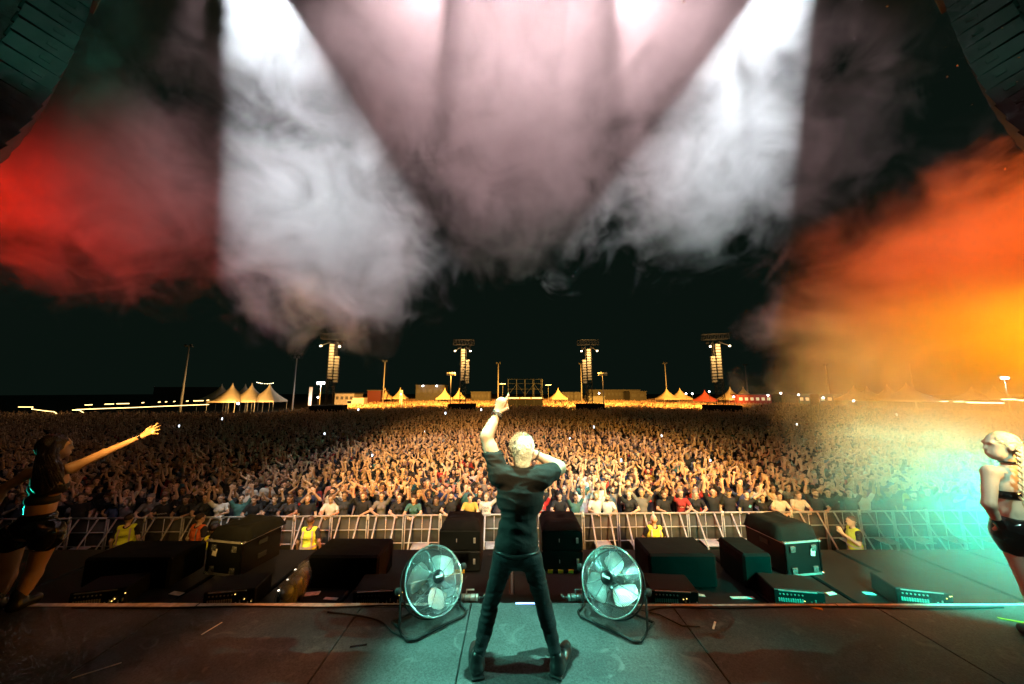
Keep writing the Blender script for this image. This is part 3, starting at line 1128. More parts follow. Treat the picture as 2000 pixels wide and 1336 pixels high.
def ring_pts(r, y, n=56):
    return [(r * math.cos(2 * math.pi * k / n), y, r * math.sin(2 * math.pi * k / n)) for k in range(n)]


def blade_mesh():
    mb = MB()
    nr, na = 9, 8
    g_ = []
    for i in range(nr + 1):
        t = i / nr
        r = 0.048 + t * 0.185
        half = R(13 + 27 * math.sin(math.pi * min(t * .62 + .18, 1)) - (16 * max(0, t - .8) / .2))
        for j in range(na + 1):
            u = j / na * 2 - 1
            a = u * half + R(14) * t
            y = 0.055 * u * (0.45 + .55 * t) + 0.012 * (u * u)
            g_.append((r * math.cos(a), y, r * math.sin(a)))
    f = [(i * (na + 1) + j, i * (na + 1) + j + 1, (i + 1) * (na + 1) + j + 1, (i + 1) * (na + 1) + j) for i in range(nr) for j in range(na)]
    mb._add(g_, f)
    me = mb.mesh("blade", MT['alu_blade'], True)
    return me


FAN_PARTS = None


def make_fan(loc, yaw, tilt, spin, label, angle_knob):
    root = empty("floor_fan", loc, yaw, label, "fan", "floor fans at the stage edge")
    H = Matrix.Translation((0, 0, 0.345)) @ Matrix.Rotation(tilt, 4, 'X')

    def put(name, me, m=None, parent=None):
        o = bpy.data.objects.new(name, me)
        link(o, parent or root)
        o.matrix_local = H @ (m or Matrix.Identity(4)) if parent is None else (m or Matrix.Identity(4))
        return o
    q = MB(); q.tube(ring_pts(FR, -.004, 64), .0085, 8, closed=True)
    put("guard_rim", q.mesh("guard_rim", MT['chrome'], True))
    q = MB(); q.tube(ring_pts(FR - .004, .115, 64), .007, 8, closed=True)
    put("rear_rim", q.mesh("rear_rim", MT['black_paint'], True))
    q = MB()
    for k in range(24):
        r = 0.062 + k * (FR - .072) / 23
        q.tube(ring_pts(r, -.012 - dome(r, .075), 44), .0014, 3, closed=True)
    o = put("guard_wires", q.mesh("guard_wires", MT['chrome'], True)); o["kind"] = "stuff"
    q = MB()
    for k in range(16):
        r = 0.07 + k * (FR - .08) / 15
        q.tube(ring_pts(r, .12 + dome(r, .05), 40), .0018, 3, closed=True)
    for k in range(12):
        a = 2 * math.pi * k / 12
        q.tube([(r * math.cos(a), .12 + dome(r, .05), r * math.sin(a)) for r in (.05, .13, .22, FR)], .0022, 4)
    o = put("rear_guard_wires", q.mesh("rear_guard_wires", MT['black_paint'], True)); o["kind"] = "stuff"
    q = MB(); q.tube([(r, -.014 - dome(r, .075), 0) for r in (.05, .11, .17, .22, .26, FR)], .0030, 6)
    sp = q.mesh("guard_spoke", MT['chrome'], True)
    for k in range(10):
        put("guard_spoke", sp, Matrix.Rotation(2 * math.pi * k / 10 + .15, 4, 'Y'))
    q = MB(); q.lathe([(.052, 0), (.056, .006), (.056, .016), (.044, .02)], 24, rot=(math.pi / 2, 0, 0))
    hb = put("hub_badge", q.mesh("hub_badge", MT['black_gloss'], True), Matrix.Translation((0, -.083, 0)))
    q = MB(); q.tube(ring_pts(.055, -.006, 32), .003, 6, closed=True)
    put("badge_rim", q.mesh("badge_rim", MT['chrome'], True), None, hb)
    q = MB(); q.box((0, -.0215, .002), (.066, .003, .017), rot=(0, R(4), 0), bevel=.001)
    put("badge_label", q.mesh("badge_label", MT['paper']), None, hb)
    bm_ = blade_mesh()
    for k in range(3):
        put("blade", bm_, Matrix.Translation((0, .03, 0)) @ Matrix.Rotation(spin + 2 * math.pi * k / 3, 4, 'Y'))
    q = MB(); q.lathe([(.05, -.03), (.058, -.02), (.058, .06)], 20, rot=(math.pi / 2, 0, 0))
    put("hub", q.mesh("hub", MT['black_gloss'], True), Matrix.Translation((0, .05, 0)))
    q = MB(); q.lathe([(.075, -.11), (.085, -.09), (.085, 0.02), (.07, .04)], 20, rot=(math.pi / 2, 0, 0))
    put("motor", q.mesh("motor", MT['black_paint'], True), Matrix.Translation((0, .16, 0)))
    # U-shaped tube stand
    for s in (-1, 1):
        q = MB(); q.tube([(s * .302, .03, .345), (s * .302, .03, .05), (s * .296, .0, .02), (s * .29, -.10, .02)], .011, 8)
        q.build("stand_leg", MT['black_paint'], root, True)
        q = MB(); q.lathe([(.026, -.02), (.03, 0), (.026, .02)], 10, (s * .328, .03, .345), rot=(0, math.pi / 2, 0))
        q.build("tilt_knob", MT['rubber'], root, True)
    q = MB(); q.tube([(-.302, .03, .05), (-.302, .20, .02), (.302, .20, .02), (.302, .03, .05)], .011, 8)
    q.build("stand_rear", MT['black_paint'], root, True)
    q = MB(); q.tube([(-.29, -.10, .02), (-.24, -.14, .02), (.24, -.14, .02), (.29, -.10, .02)], .011, 8)
    q.build("stand_front", MT['black_paint'], root, True)
    q = MB(); q.tube([(0.02, .20, .36), (.06, .27, .2), (.12, .30, .015), (.3, .36, .012), (.5, .33, .012), (.62, .42, .012)], .0055, 6)
    q.build("power_cord", MT['rubber'], root, True)
    return root


fl = PZ(846, 1213, STAGE_Z)
make_fan((fl.x, fl.y, STAGE_Z), R(40), R(-33), R(95), "steel drum fan with teal-lit blades at the singer's raised-arm side", 0)
fr_ = PZ(1196, 1215, STAGE_Z)
make_fan((fr_.x, fr_.y, STAGE_Z), R(-40), R(-33), R(35), "steel drum fan with pale blades at the singer's microphone side", 0)

# cables, tape marks and scraps on the deck
def cable(pts, label, r=.007, m='rubber'):
    ps = [PZ(a, b, STAGE_Z) + Vector((0, 0, r + .001)) for a, b in pts]
    sm = []
    for i in range(len(ps) - 1):
        for k in range(6):
            t = k / 6
            p_1, p0, p1, p2 = ps[max(i - 1, 0)], ps[i], ps[i + 1], ps[min(i + 2, len(ps) - 1)]
            sm.append(0.5 * ((2 * p0) + (-p_1 + p1) * t + (2 * p_1 - 5 * p0 + 4 * p1 - p2) * t * t + (-p_1 + 3 * p0 - 3 * p1 + p2) * t ** 3))
    sm.append(ps[-1])
    q = MB(); q.tube(sm, r, 6); o = q.build("cable", MT[m], None, True)
    tag(o, label, "cable", "cables on the stage deck")


cable([(905, 1186), (880, 1183), (830, 1187), (760, 1184), (640, 1188), (470, 1186), (300, 1189), (140, 1188)], "black cable along the taped stage edge left of the fans")
cable([(1262, 1196), (1300, 1188), (1420, 1189), (1600, 1186), (1800, 1190), (1960, 1188)], "black cable along the taped stage edge right of the fans")
cable([(836, 1236), (815, 1252), (770, 1238), (745, 1216), (700, 1204), (640, 1197)], "short black cable curling away from the teal-lit fan")
for i, (px, py, w, d_, rz, mk, lb) in enumerate(((1592, 1187, .11, .035, -.5, 'hazard_yellow', "scrap of yellow tape near the right stage edge"), (414, 1228, .16, .010, 1.3, 'white_tape', "thin scratch of pale tape on the rust-lit deck"),
                                                 (190, 1310, .24, .010, .62, 'white_tape', "bright thin tape sliver at the lower left of the deck"), (1975, 1212, .16, .02, -.4, 'hazard_yellow', "yellowish tape mark by the braided dancer"),
                                                 (1395, 1222, .12, .016, .9, 'white_tape', "worn pale tape mark right of the pale-bladed fan"), (700, 1262, .13, .02, .2, 'black_gloss', "black tape patch left of the singer's boots"))):
    c_ = PZ(px, py, STAGE_Z)
    q = MB(); q.box((0, 0, 0), (w, d_, .003)); o = q.build("tape_mark", MT[mk]); o.location = (c_.x, c_.y, STAGE_Z + .003); o.rotation_euler.z = rz
    tag(o, lb, "tape")

# ------------------------------------------------------------------ gear in front of the stage
SUB_TOP = 2.28
GS = 0.893
q = MB(); q.box((0, 0, SUB_TOP / 2), (1.06, 1.9, SUB_TOP), bevel=.02)
me_sub = q.mesh("cabinet", MT['black_paint'])
q = MB(); q.box((0, .955, SUB_TOP / 2), (.98, .012, SUB_TOP - .1))
me_gr = q.mesh("grille", MT['black_cloth'])
q = MB(); q.box((0, -.956, 1.55), (.3, .012, .16), bevel=.004)
me_hd = q.mesh("handle", MT['rubber'])
for i in range(18):
    x0 = -9.35 + i * 1.10
    e = empty("subwoofer", (x0, 5.22, 0), 0, f"black subwoofer stack below the stage lip, {ordinal(i + 1)} from the left", "speaker", "subwoofers lined up below the stage")
    link(bpy.data.objects.new("cabinet", me_sub), e)
    link(bpy.data.objects.new("grille", me_gr), e)
    link(bpy.data.objects.new("handle", me_hd), e)


def flight_case(loc, rz, label, mirrored):
    e = empty("flight_case", loc, rz, label, "flight case", "flight cases with metal corners in the pit")
    W, D_, H_ = .60, .70, .47
    q = MB(); q.box((0, D_ / 2, H_ / 2), (W - .02, D_ - .02, H_ - .02)); q.build("body", MT['black_paint'], e)
    for zz in (.012, H_ - .012):
        q = MB(); q.box((0, 0.003, zz), (W, .018, .024)); q.build("edge_strip", MT['steel'], e)
    for sx in (-1, 1):
        q = MB(); q.box((sx * (W / 2 - .008), .003, H_ / 2), (.020, .020, H_ - .05)); q.build("edge_strip", MT['black_gloss'], e)
        q = MB(); q.box((sx * (W / 2 - .003), D_ / 2, H_ - .012), (.02, D_ - .03, .024)); q.build("edge_strip", MT['steel'], e)
        for zz, nm in ((H_ - .10, "latch"), (.08, "latch")):
            q = MB()
            q.box((sx * W * .30, -.012, zz), (.085, .012, .085), bevel=.004)
            q.box((sx * W * .30 + .012, -.022, zz + .01), (.034, .012, .05), rot=(0, .5, 0), bevel=.003)
            q.box((sx * W * .30 - .03, -.020, zz - .02), (.012, .008, .04), rot=(0, -.4, 0))
            q.build(nm, MT['chrome'], e)
        q = MB()
        for c_ in ((sx * W / 2, 0, H_), (sx * W / 2, 0, 0)):
            q.lathe([(.012, -.02), (.028, -.008), (.028, .008), (.012, .02)], 8, (c_[0] * .985, .002, c_[2] - (.012 if c_[2] > 0 else -.02)))
        q.build("corner", MT['chrome'], e, True)
    sd = -1 if mirrored else 1
    for zz in (.16, .36):
        q = MB(); q.box((sd * (W / 2 + .002), D_ * .5, zz), (.012, .15, .07), bevel=.004); q.build("side_handle", MT['dark_rigging'], e)
    q = MB(); q.box((-.16 * sd, -.012, H_ * .66), (.075, .003, .10), rot=(0, .15, 0)); q.build("sticker", MT['paper'], e)
    return e


def cloth_hump(name, size, mats, seed, parent=None, loc=(0, 0, 0), amp=.03):
    """Draped black cloth over a boxy thing: rounded top with folds."""
    W, D_, H_ = size
    n = 15
    vs_, fs = [], []
    for i in range(n):
        for j in range(n):
            u, v = i / (n - 1) * 2 - 1, j / (n - 1) * 2 - 1
            e_ = max(abs(u), abs(v))
            zz = H_ * (1 - max(0, (e_ - .78) / .22) ** 2.2)
            zz += amp * mnoise.noise(Vector((u * 2.3 + seed, v * 2.1, seed))) * (1 if e_ < .9 else .3)
            vs_.append((u * W / 2 * (1 + .04 * (e_ > .97)), v * D_ / 2 * (1 + .04 * (e_ > .97)), max(zz, 0.0)))
    for i in range(n - 1):
        for j in range(n - 1):
            fs.append((i * n + j, (i + 1) * n + j, (i + 1) * n + j + 1, i * n + j + 1))
    q = MB(); q._add(vs_, fs)
    # closed underside
    o = q.build(name, mats, parent, True)
    o.location = loc
    return o


fc = P(433, 1124, 5.33); z0 = SUB_TOP + .004
e = flight_case((fc.x, 5.33, z0), R(-10), "black flight case with bright latches beside the yellow and orange vests", False)
o = cloth_hump("black_cloth", (.68, .66, .15), MT['black_cloth'], 1.7, None, (fc.x + .06, 5.70, z0 + .473)); o.rotation_euler.z = R(-10)
tag(o, "black cloth thrown over the flight case beside the orange vest", "cloth")
fc2 = P(1573, 1118, 5.33)
e = flight_case((fc2.x, 5.33, z0), R(9), "black flight case with bright latches near the guard seen in profile", True)
o = cloth_hump("black_cloth", (.68, .66, .19), MT['black_cloth'], 4.1, None, (fc2.x - .05, 5.70, z0 + .473)); o.rotation_euler.z = R(9)
tag(o, "black cloth thrown over the flight case near the profile guard", "cloth")


def cable_trunk(loc, label, hazard_w):
    e = empty("trunk_stack", loc, 0, label, "case", "stacked black trunks behind the singer")
    for k in range(2):
        q = MB(); q.box((0, .30, .145 + k * .29), (.62, .56, .280), bevel=.012); b = q.build("trunk", MT['black_paint'], e)
        for sx in (.22,):
            q = MB(); q.box((sx, -.006, .16 + k * .29), (.035, .014, .075), bevel=.004); q.build("latch", MT['steel'], b)
        q = MB(); q.box((-.05, -.005, .16 + k * .29), (.012, .010, .05), bevel=.003); q.build("latch", MT['steel'], b)
    n = 6
    for k in range(n):
        q = MB(); w = hazard_w / n
        q.box((-hazard_w / 2 + w * (k + .5), -.008, .025), (w - .004, .012, .045), rot=(0, .05, 0)); q.build("hazard_stripe", MT['hazard_yellow'] if k % 2 == 0 or hazard_w < .2 else MT['black_gloss'], e)
    return e


c1 = P(897, 1118, 5.40)
cable_trunk((c1.x, 5.40, z0), "two stacked black trunks seen past the drum fan under the raised arm", .16)
c2 = P(1100, 1118, 5.40)
cable_trunk((c2.x, 5.40, z0), "two stacked black trunks with yellow hazard stripe behind the singer's elbow side", .46)
for cx_, sd, lb in ((c1.x, 2.2, "rumpled dark cover on the trunks under the raised arm"), (c2.x, 5.9, "rumpled dark cover on the trunks with the hazard stripe")):
    o = cloth_hump("dark_cover", (.60, .54, .12), MT['black_cloth'], sd, None, (cx_, 5.70, z0 + .578)); tag(o, lb, "cloth")

boxes = [(672, 1085, 1130, 1.10, "long black covered box behind the clear domed lights"), (1332, 1082, 1130, 1.05, "long black covered box beside the pale-bladed fan"),
         (1478, 1082, 1130, .45, "narrow black covered box next to the flight case"), (250, 1090, 1130, 1.35, "long black covered box below the outstretched hand"),
         ]
for i, (px, pt, pb, w, lb) in enumerate(boxes):
    c_ = P(px, pt, 5.0)
    q = MB(); q.box((c_.x, 5.28, (z0 + c_.z) / 2), (w * GS, .58, c_.z - z0), bevel=.03)
    o = q.build("covered_box", MT['black_cloth']); tag(o, lb, "box")

# amplifiers with connector panels facing the stage
def amp(loc, rz, label, seed):
    e = empty("amplifier", loc, rz, label, "amplifier", "amplifiers along the stage front")
    W, D_, H_ = .58, .40, .22
    q = MB(); q.box((0, D_ / 2, H_ / 2), (W, D_, H_), bevel=.012); q.build("housing", MT['black_paint'], e)
    rr = random.Random(seed)
    q = MB(); q.box((-.02, -.004, H_ - .012), (W * .74, .012, .010)); q.build("panel_trim", MT['steel'], e)
    for k in range(11):
        q = MB(); q.box((-W * .40 + k * .026, -.004, H_ * .47), (.016, .012, .042), bevel=.002)
        q.build("connector", MT['galvanised'], e)
    for k in range(7):
        q = MB(); q.lathe([(.008, -.008), (.011, 0), (.008, .004)], 8, (-W * .38 + k * .042, -.006, H_ * .76), rot=(math.pi / 2, 0, 0))
        q.build("knob", MT['steel'], e, True)
    for k in range(5):
        q = MB(); q.box((W * .14 + k * .045, -.004, H_ * (.30 + .1 * (k % 3))), (.014, .012, .036), bevel=.002)
        q.build("fader", MT['steel'], e)
    for k in range(3):
        q = MB(); q.box((W * .05 + rr.uniform(0, .3), -.006, H_ * rr.uniform(.2, .9)), (.009, .008, .007))
        q.build("indicator", MT['led_amber'], e)
    return e


for i, (px, lb) in enumerate(((190, "below the left dancer's outstretched arm"), (447, "in front of the flight case by the orange vest"), (735, "just left of the teal-lit fan"),
                              (1318, "just right of the pale-bladed fan"), (1562, "in front of the flight case by the profile guard"), (1806, "in the teal smoke by the braided dancer"))):
    c_ = P(px, 1168, 4.55)
    amp((c_.x, 4.55, SUB_TOP + .004), R(-(px - 1000) / 1000 * 16), "black amplifier " + lb, i)

# bits of tape, paper and cable on the speaker tops
for i, (px, py, w, d_, mk) in enumerate(sorted(((600, 1158, .36, .09, 'white_tape'), (352, 1156, .18, .07, 'white_tape'), (415, 1163, .12, .05, 'paper'), (1355, 1158, .22, .05, 'white_tape'),
                                         (1445, 1164, .30, .05, 'paper'), (1616, 1156, .13, .06, 'paper'), (1690, 1156, .13, .06, 'white_tape'), (650, 1166, .18, .05, 'white_tape'), (1268, 1156, .05, .05, 'paper')))):
    c_ = PZ(px, py, SUB_TOP)
    c_.y = min(c_.y, 5.9)
    q = MB(); q.box((0, 0, 0), (w, d_, .004)); o = q.build("tape_strip" if mk == 'white_tape' else "paper_sheet", MT[mk])
    o.location = (c_.x, c_.y - .05, SUB_TOP + .008); o.rotation_euler.z = .1 * ((i * 7) % 5 - 2)
    tag(o, ("pale tape strip" if mk == 'white_tape' else "small paper sheet") + f" on the black speaker tops, {ordinal(i + 1)} bright scrap from the left", "tape" if mk == 'white_tape' else "paper")

# gas jets beside the fans
def jet(loc, label, s):
    e = empty("gas_jet", loc, 0, label, "gas jet", "gas jets on the stage lip")
    q = MB(); q.box((0, 0, .02), (.22, .14, .04), bevel=.006); q.build("base_plate", MT['black_paint'], e)
    q = MB(); q.tube([(-.12 * s, 0, .09), (.10 * s, 0, .09)], [.032, .032], 12); q.build("cylinder", MT['steel'], e, True)
    q = MB(); q.tube([(.10 * s, 0, .09), (.15 * s, 0, .09), (.17 * s, 0, .12)], [.014, .012, .010], 8); q.build("nozzle", MT['chrome'], e, True)
    q = MB(); q.box((-.13 * s, 0, .14), (.05, .05, .07), bevel=.006); q.build("valve", MT['steel'], e)
    q = MB(); q.tube([(-.02, 0, .12), (-.02, 0, .165), (.06, 0, .165)], .008, 8); q.build("bracket", MT['steel'], e, True)
    for k in range(4):
        q = MB(); q.tube(ring_pts(.036, 0, 16), .004, 5, closed=True); o = q.build("clamp_ring", MT['chrome'], e, True)
        o.location = ((-.09 + k * .055) * s, 0, .09); o.rotation_euler = (0, 0, math.pi / 2)
    return e


j1 = P(915, 1160, 3.85); jet((j1.x, 3.85, 2.724), "teal-lit gas jet on the lip behind the left drum fan", 1)
j2 = P(1128, 1160, 3.85); jet((j2.x, 3.85, 2.724), "teal-lit gas jet on the lip behind the right drum fan", -1)

# domed moving lights in the pit
MT['clear_dome'] = mat('clear_dome', (0.75, 0.72, 0.66), 0.12, 0.0, var=0.05)
b_ = MT['clear_dome'].node_tree.nodes["Principled BSDF"]
b_.inputs['Alpha'].default_value = 0.28
for i, (px, py, s) in enumerate(((596, 1098, 1.0), (581, 1116, .95), (562, 1136, .9))):
    c_ = P(px, py, 5.0 - i * .22)
    e = empty("moving_light", (c_.x, c_.y, SUB_TOP + .004), .3 * i, f"moving stage light under a clear rain dome, {('farthest', 'middle', 'nearest')[i]} of the three", "stage light", "domed lights beside the black covered box")
    q = MB(); q.box((0, 0, .04), (.2, .2, .08), bevel=.015); q.build("base", MT['black_paint'], e)
    for sx in (-1, 1):
        q = MB(); q.box((sx * .085, 0, .16), (.022, .06, .17), bevel=.006); q.build("yoke_arm", MT['black_paint'], e)
    q = MB(); q.lathe([(.05, -.07), (.07, -.04), (.07, .03), (.055, .07)], 16, (0, 0, .19), rot=(.7, 0, .3)); q.build("head", MT['steel'], e, True)
    q = MB(); q.lathe([(.12, 0), (.125, .09), (.115, .17), (.085, .24), (.045, .28), (.008, .29)], 20, (0, 0, .06)); q.build("rain_dome", MT['clear_dome'], e, True)
    q = MB(); q.lathe([(.012, -.004), (.012, .004)], 8, (-.09, -.06, .27)); q.build("indicator", MT['led_white'], e)

# ------------------------------------------------------------------ hanging line arrays in both upper corners
def line_array(top, sgn, label):
    e = empty("line_array", (top.x, top.y, 0), 0, label, "speaker array", "hanging speaker arrays")
    n = 13
    q = MB()
    W, D_, H_ = 1.30, .62, .335
    q.prism([(-D_ / 2, -H_ * .40), (D_ / 2, -H_ / 2), (D_ / 2, H_ / 2), (-D_ / 2, H_ * .40)], -W / 2, W / 2, 'x')
    cab = q.mesh("cabinet", MT['array_paint'])
    q = MB(); q.box((0, -D_ / 2 - .004, 0), (W * .82, .012, H_ * .6), bevel=.01); bp = q.mesh("back_panel", MT['black_cloth'])
    q = MB(); q.box((0, 0, 0), (.012, .13, .07), bevel=.004); hd = q.mesh("handle", MT['dark_rigging'])
    q = MB(); q.box((0, 0, 0), (.05, .05, .24), bevel=.008); lk = q.mesh("rigging_link", MT['black_paint'])
    q = MB(); q.box((0, 0, 0), (.022, .014, .016)); led = q.mesh("indicator", MT['led_amber']); 
    z, y, tilt = top.z, 0.0, -.04
    yaw = sgn * .50
    for k in range(n):
        M_ = Matrix.Translation((0, y, z)) @ Matrix.Rotation(yaw, 4, 'Z') @ Matrix.Rotation(tilt, 4, 'X')
        c_ = bpy.data.objects.new("cabinet", cab); link(c_, e); c_.matrix_local = M_
        for nm, me, off in (("back_panel", bp, (0, 0, 0)), ("handle", hd, (-sgn * (W / 2 + .005), .1, 0)),
                            ("rigging_link", lk, (-sgn * (W / 2 - .10), -D_ / 2 - .02, H_ / 2)), ("rigging_link", lk, (sgn * (W / 2 - .10), -D_ / 2 - .02, H_ / 2))):
            o = bpy.data.objects.new(nm, me); link(o, c_); o.location = off
        if k % 3 == 1:
            o = bpy.data.objects.new("indicator", led); link(o, c_); o.location = (-sgn * .3, -D_ / 2 - .012, .02)
        tilt -= .016 + .003 * k
        z -= H_ * math.cos(tilt) * 1.03
        y += H_ * math.sin(tilt) * .75
    q = MB(); q.box((0, 0, top.z + .34), (1.1, .9, .10), rot=(0, 0, yaw), bevel=.01); q.build("fly_frame", MT['dark_rigging'], e)
    for dx in (-.4, .4):
        q = MB(); q.tube([(dx, 0, top.z + .36), (dx * .9, 0, top.z + 3.2)], .018, 6); q.build("chain", MT['dark_rigging'], e)
    return e


tl = P(112, 30, 5.6)
line_array(Vector((tl.x, tl.y, tl.z + .6)), -1, "dark hanging line array over the red smoke")
tr = P(1912, 30, 5.6)
line_array(Vector((tr.x, tr.y, tr.z + .6)), 1, "dark hanging line array over the orange smoke")
print("p3 t", round(time.time() - _T0, 1))

# foil flakes drifting in the air near the wing
q = MB(); q._add([(-.012, -.006, 0), (.012, -.008, .002), (.013, .007, 0), (-.011, .008, .003)], [(0, 1, 2, 3)]); q._add([(-.012, -.006, -.0015), (.012, -.008, .0005), (.013, .007, -.0015), (-.011, .008, .0015)], [(3, 2, 1, 0)])
MT['foil'] = mat('foil', (0.95, 0.72, 0.30), 0.3, 0.6)
me_f = q.mesh("confetti", MT['foil'])
fr2 = random.Random(12)
for i, (px, py) in enumerate(sorted(((1733, 12), (1335, 3), (1847, 92), (1897, 205), (1963, 330), (1957, 55), (1870, 128), (1985, 160), (1850, 150), (1990, 112)))):
    o = bpy.data.objects.new("confetti", me_f); link(o); o.location = P(px, py, 3.6)
    o.rotation_euler = (fr2.uniform(0, 3), fr2.uniform(0, 3), fr2.uniform(0, 3))
    tag(o, f"tiny gold foil flake drifting in the dark upper air, {ordinal(i + 1)} from the left", "confetti", "gold foil flakes")

# ------------------------------------------------------------------ people on the stage
MT['skin'] = mat('skin', (0.60, 0.40, 0.29), 0.45, var=0.10, scale=9, bump=0.06, bscale=160)
MT['skin_pale'] = mat('skin_pale', (0.66, 0.48, 0.38), 0.45, var=0.08, scale=9)
MT['skin_deep'] = mat('skin_deep', (0.44, 0.25, 0.15), 0.36, var=0.10, scale=9)
MT['bleached'] = mat('bleached_hair', (0.84, 0.79, 0.64), 0.5, var=0.25, scale=40, bump=0.6, bscale=70)
MT['tee'] = mat('tee_cloth', (0.011, 0.0085, 0.007), 0.85, var=0.35, scale=5, bump=0.25, bscale=24)
MT['denim'] = mat('denim', (0.008, 0.0125, 0.014), 0.8, var=0.45, scale=7, bump=0.2, bscale=90)
MT['boot'] = mat('boot_leather', (0.012, 0.012, 0.012), 0.35, var=0.3)
MT['silver'] = mat('silver', (0.75, 0.75, 0.72), 0.25, 0.9)
MT['bead'] = mat('bead', (0.16, 0.10, 0.09), 0.4)
MT['brown_hair'] = mat('brown_hair', (0.018, 0.010, 0.007), 0.42, var=0.4, scale=30, bump=0.6, bscale=60)
MT['blonde_hair'] = mat('blonde_hair', (0.66, 0.56, 0.36), 0.45, var=0.3, scale=30, bump=0.5, bscale=60)
MT['vinyl'] = mat('black_vinyl', (0.006, 0.006, 0.007), 0.12, var=0.2, bump=0.5, bscale=14)
MT['stocking'] = mat('black_cotton', (0.012, 0.012, 0.013), 0.7)


def fold(scale, amp, sy=1.0, seed=0.0):
    """Cloth wrinkles: sharp-crested, stretched noise."""
    def f(p):
        w_ = mnoise.noise(Vector((p.x * 3 + seed, p.y * 3, p.z * 3))) * .8
        n1 = mnoise.noise(Vector((p.x * scale * .55 + w_ + seed, p.y * scale * .55, p.z * scale * sy + w_ * 2)))
        n2 = mnoise.noise(Vector((p.x * scale * 1.6 + seed, p.y * scale * 1.6, p.z * scale * 1.5 * sy + 3)))
        return amp * (1.1 * (.5 - abs(n1) * 2.0) + .35 * n2)
    return f


def lerp(a, b, t):
    return Vector(a).lerp(Vector(b), t)


# --- the singer
D0 = 2.84
hd = P(1019, 884, 2.90); nk = P(1017, 932, 2.86)
shL = P(976, 928, D0); shR = P(1057, 932, D0)
elL = P(950, 853, 2.88); wrL = P(971, 808, 2.98); knL = P(979, 784, 3.0)
elR = P(1094, 914, 3.03); wrR = P(1046, 887, 3.04)
ch = P(1016, 970, 2.86); ws = P(1011, 1035, 2.85); pv = P(1009, 1076, 2.84)
hpL = P(985, 1086, 2.84); hpR = P(1036, 1086, 2.84)
kneeL = P(958, 1182, 2.88); kneeR = P(1063, 1185, 2.88)
anL = P(933, 1288, 2.80); anR = P(1088, 1290, 2.80)
base = Vector((0.03, 2.80, STAGE_Z))
singer = empty("person", base, 0, "singer seen from behind in dark tee and jeans, one finger pointed at the sky", "person")
BB = tuple(base)
mouth = hd + Vector((0.0, .10, -.07))
body = [cap(hpL, kneeL, .074, .047, 0, .04), cap(kneeL, anL, .045, .036, 0, .03), cap(hpR, kneeR, .074, .047, 0, .04), cap(kneeR, anR, .045, .036, 0, .03),
        ell(pv, (.145, .105, .12), 0, .05), ell(ws, (.135, .098, .16), 0, .05), ell(ch, (.172, .112, .19), 0, .05),
        cap(shL, shR, .065, .065, 0, .05), cap(nk + Vector((0, 0, -.03)), hd + Vector((0, -.01, -.05)), .066, .060, 0, .03),
        cap(shL, elL, .064, .049, 0, .03), cap(lerp(shL, elL, .25), lerp(shL, elL, .7), .060, .054, 0, .03), cap(elL, wrL, .050, .031, 0, .02),
        cap(lerp(elL, wrL, .12), lerp(elL, wrL, .5), .050, .045, 0, .03),
        cap(shR, elR, .064, .050, 0, .03), cap(elR, wrR, .050, .032, 0, .02), cap(lerp(elR, wrR, .1), lerp(elR, wrR, .5), .052, .046, 0, .03),
        cap(anL + Vector((0, 0, 0)), anL + Vector((-.03, .14, -.05)), .042, .036, 0, .02), cap(anR, anR + Vector((.06, .12, -.05)), .042, .036, 0, .02)]
body += hand_prims(wrL, knL - wrL, (0.1, 1, 0.1), (1, 0, 0), 0, 1.24, 'point', r=.0118)
body += hand_prims(wrR, mouth + Vector((.03, .02, 0)) - wrR, (-.2, -1, .3), (0, 0, 1), 0, 1.12, 'grip', r=.0105)
body += head_prims(hd, math.pi + .08, 0.04, 0, 0, 'none', 1.13)
sdf_obj("body", body, .0075, [MT['skin']], singer, BB)
rot = Matrix.Rotation(math.pi + .08, 3, 'Z')
def hq(x, y, z, s=1.13):
    return hd + rot @ (Vector((x, y, z)) * s)
hairp = [ell(hq(0, .012, .034), (.089, .112, .108), 0, .01, rot), ell(hq(0, .040, -.02), (.080, .058, .088), 0, .02, rot), ell(hq(0, .050, -.075), (.058, .040, .045), 0, .02, rot),
         ell(hq(0, -.055, .085), (.07, .055, .05), 0, .03, rot),
         ell(hq(0, -.10, -.02), (.09, .06, .085), -1, .004, rot, op=1)]
hair = sdf_obj("hair", hairp, .006, [MT['bleached']], singer, BB)
q = MB()
hr = random.Random(4)
for k in range(2600):
    th, ph = hr.uniform(0, 2 * math.pi), math.acos(hr.uniform(-.72, 1))
    d_ = Vector((math.sin(ph) * math.cos(th), math.sin(ph) * math.sin(th), math.cos(ph)))
    loc_ = rot.transposed() @ d_
    if loc_.y < -.35 and d_.z < .45 or d_.z < -.25 and loc_.y < .35:
        continue
    low = max(0, .25 - d_.z)
    p0 = hd + Vector((0, 0, .034)) + Vector((d_.x * (.094 - .02 * low), d_.y * (.118 - .015 * low), d_.z * .114))
    down = Vector((0, 0, -1)) - d_ * -d_.z
    dr_ = (d_ * hr.uniform(.5, 1.2) + down * hr.uniform(.3, 1.3) + Vector((hr.uniform(-.5, .5), hr.uniform(-.5, .5), hr.uniform(-.3, .3)))).normalized()
    L_ = hr.uniform(.014, .030)
    m_ = p0 + dr_ * L_ * .5
    tip = m_ + (dr_ + down * .5).normalized() * L_ * .5
    q.tube([p0 - d_ * .004 - base, m_ - base, tip - base], [.0022, .0018, .0005], 3, cap=False)
o = q.build("hair_tufts", MT['bleached'], hair); o["kind"] = "stuff"
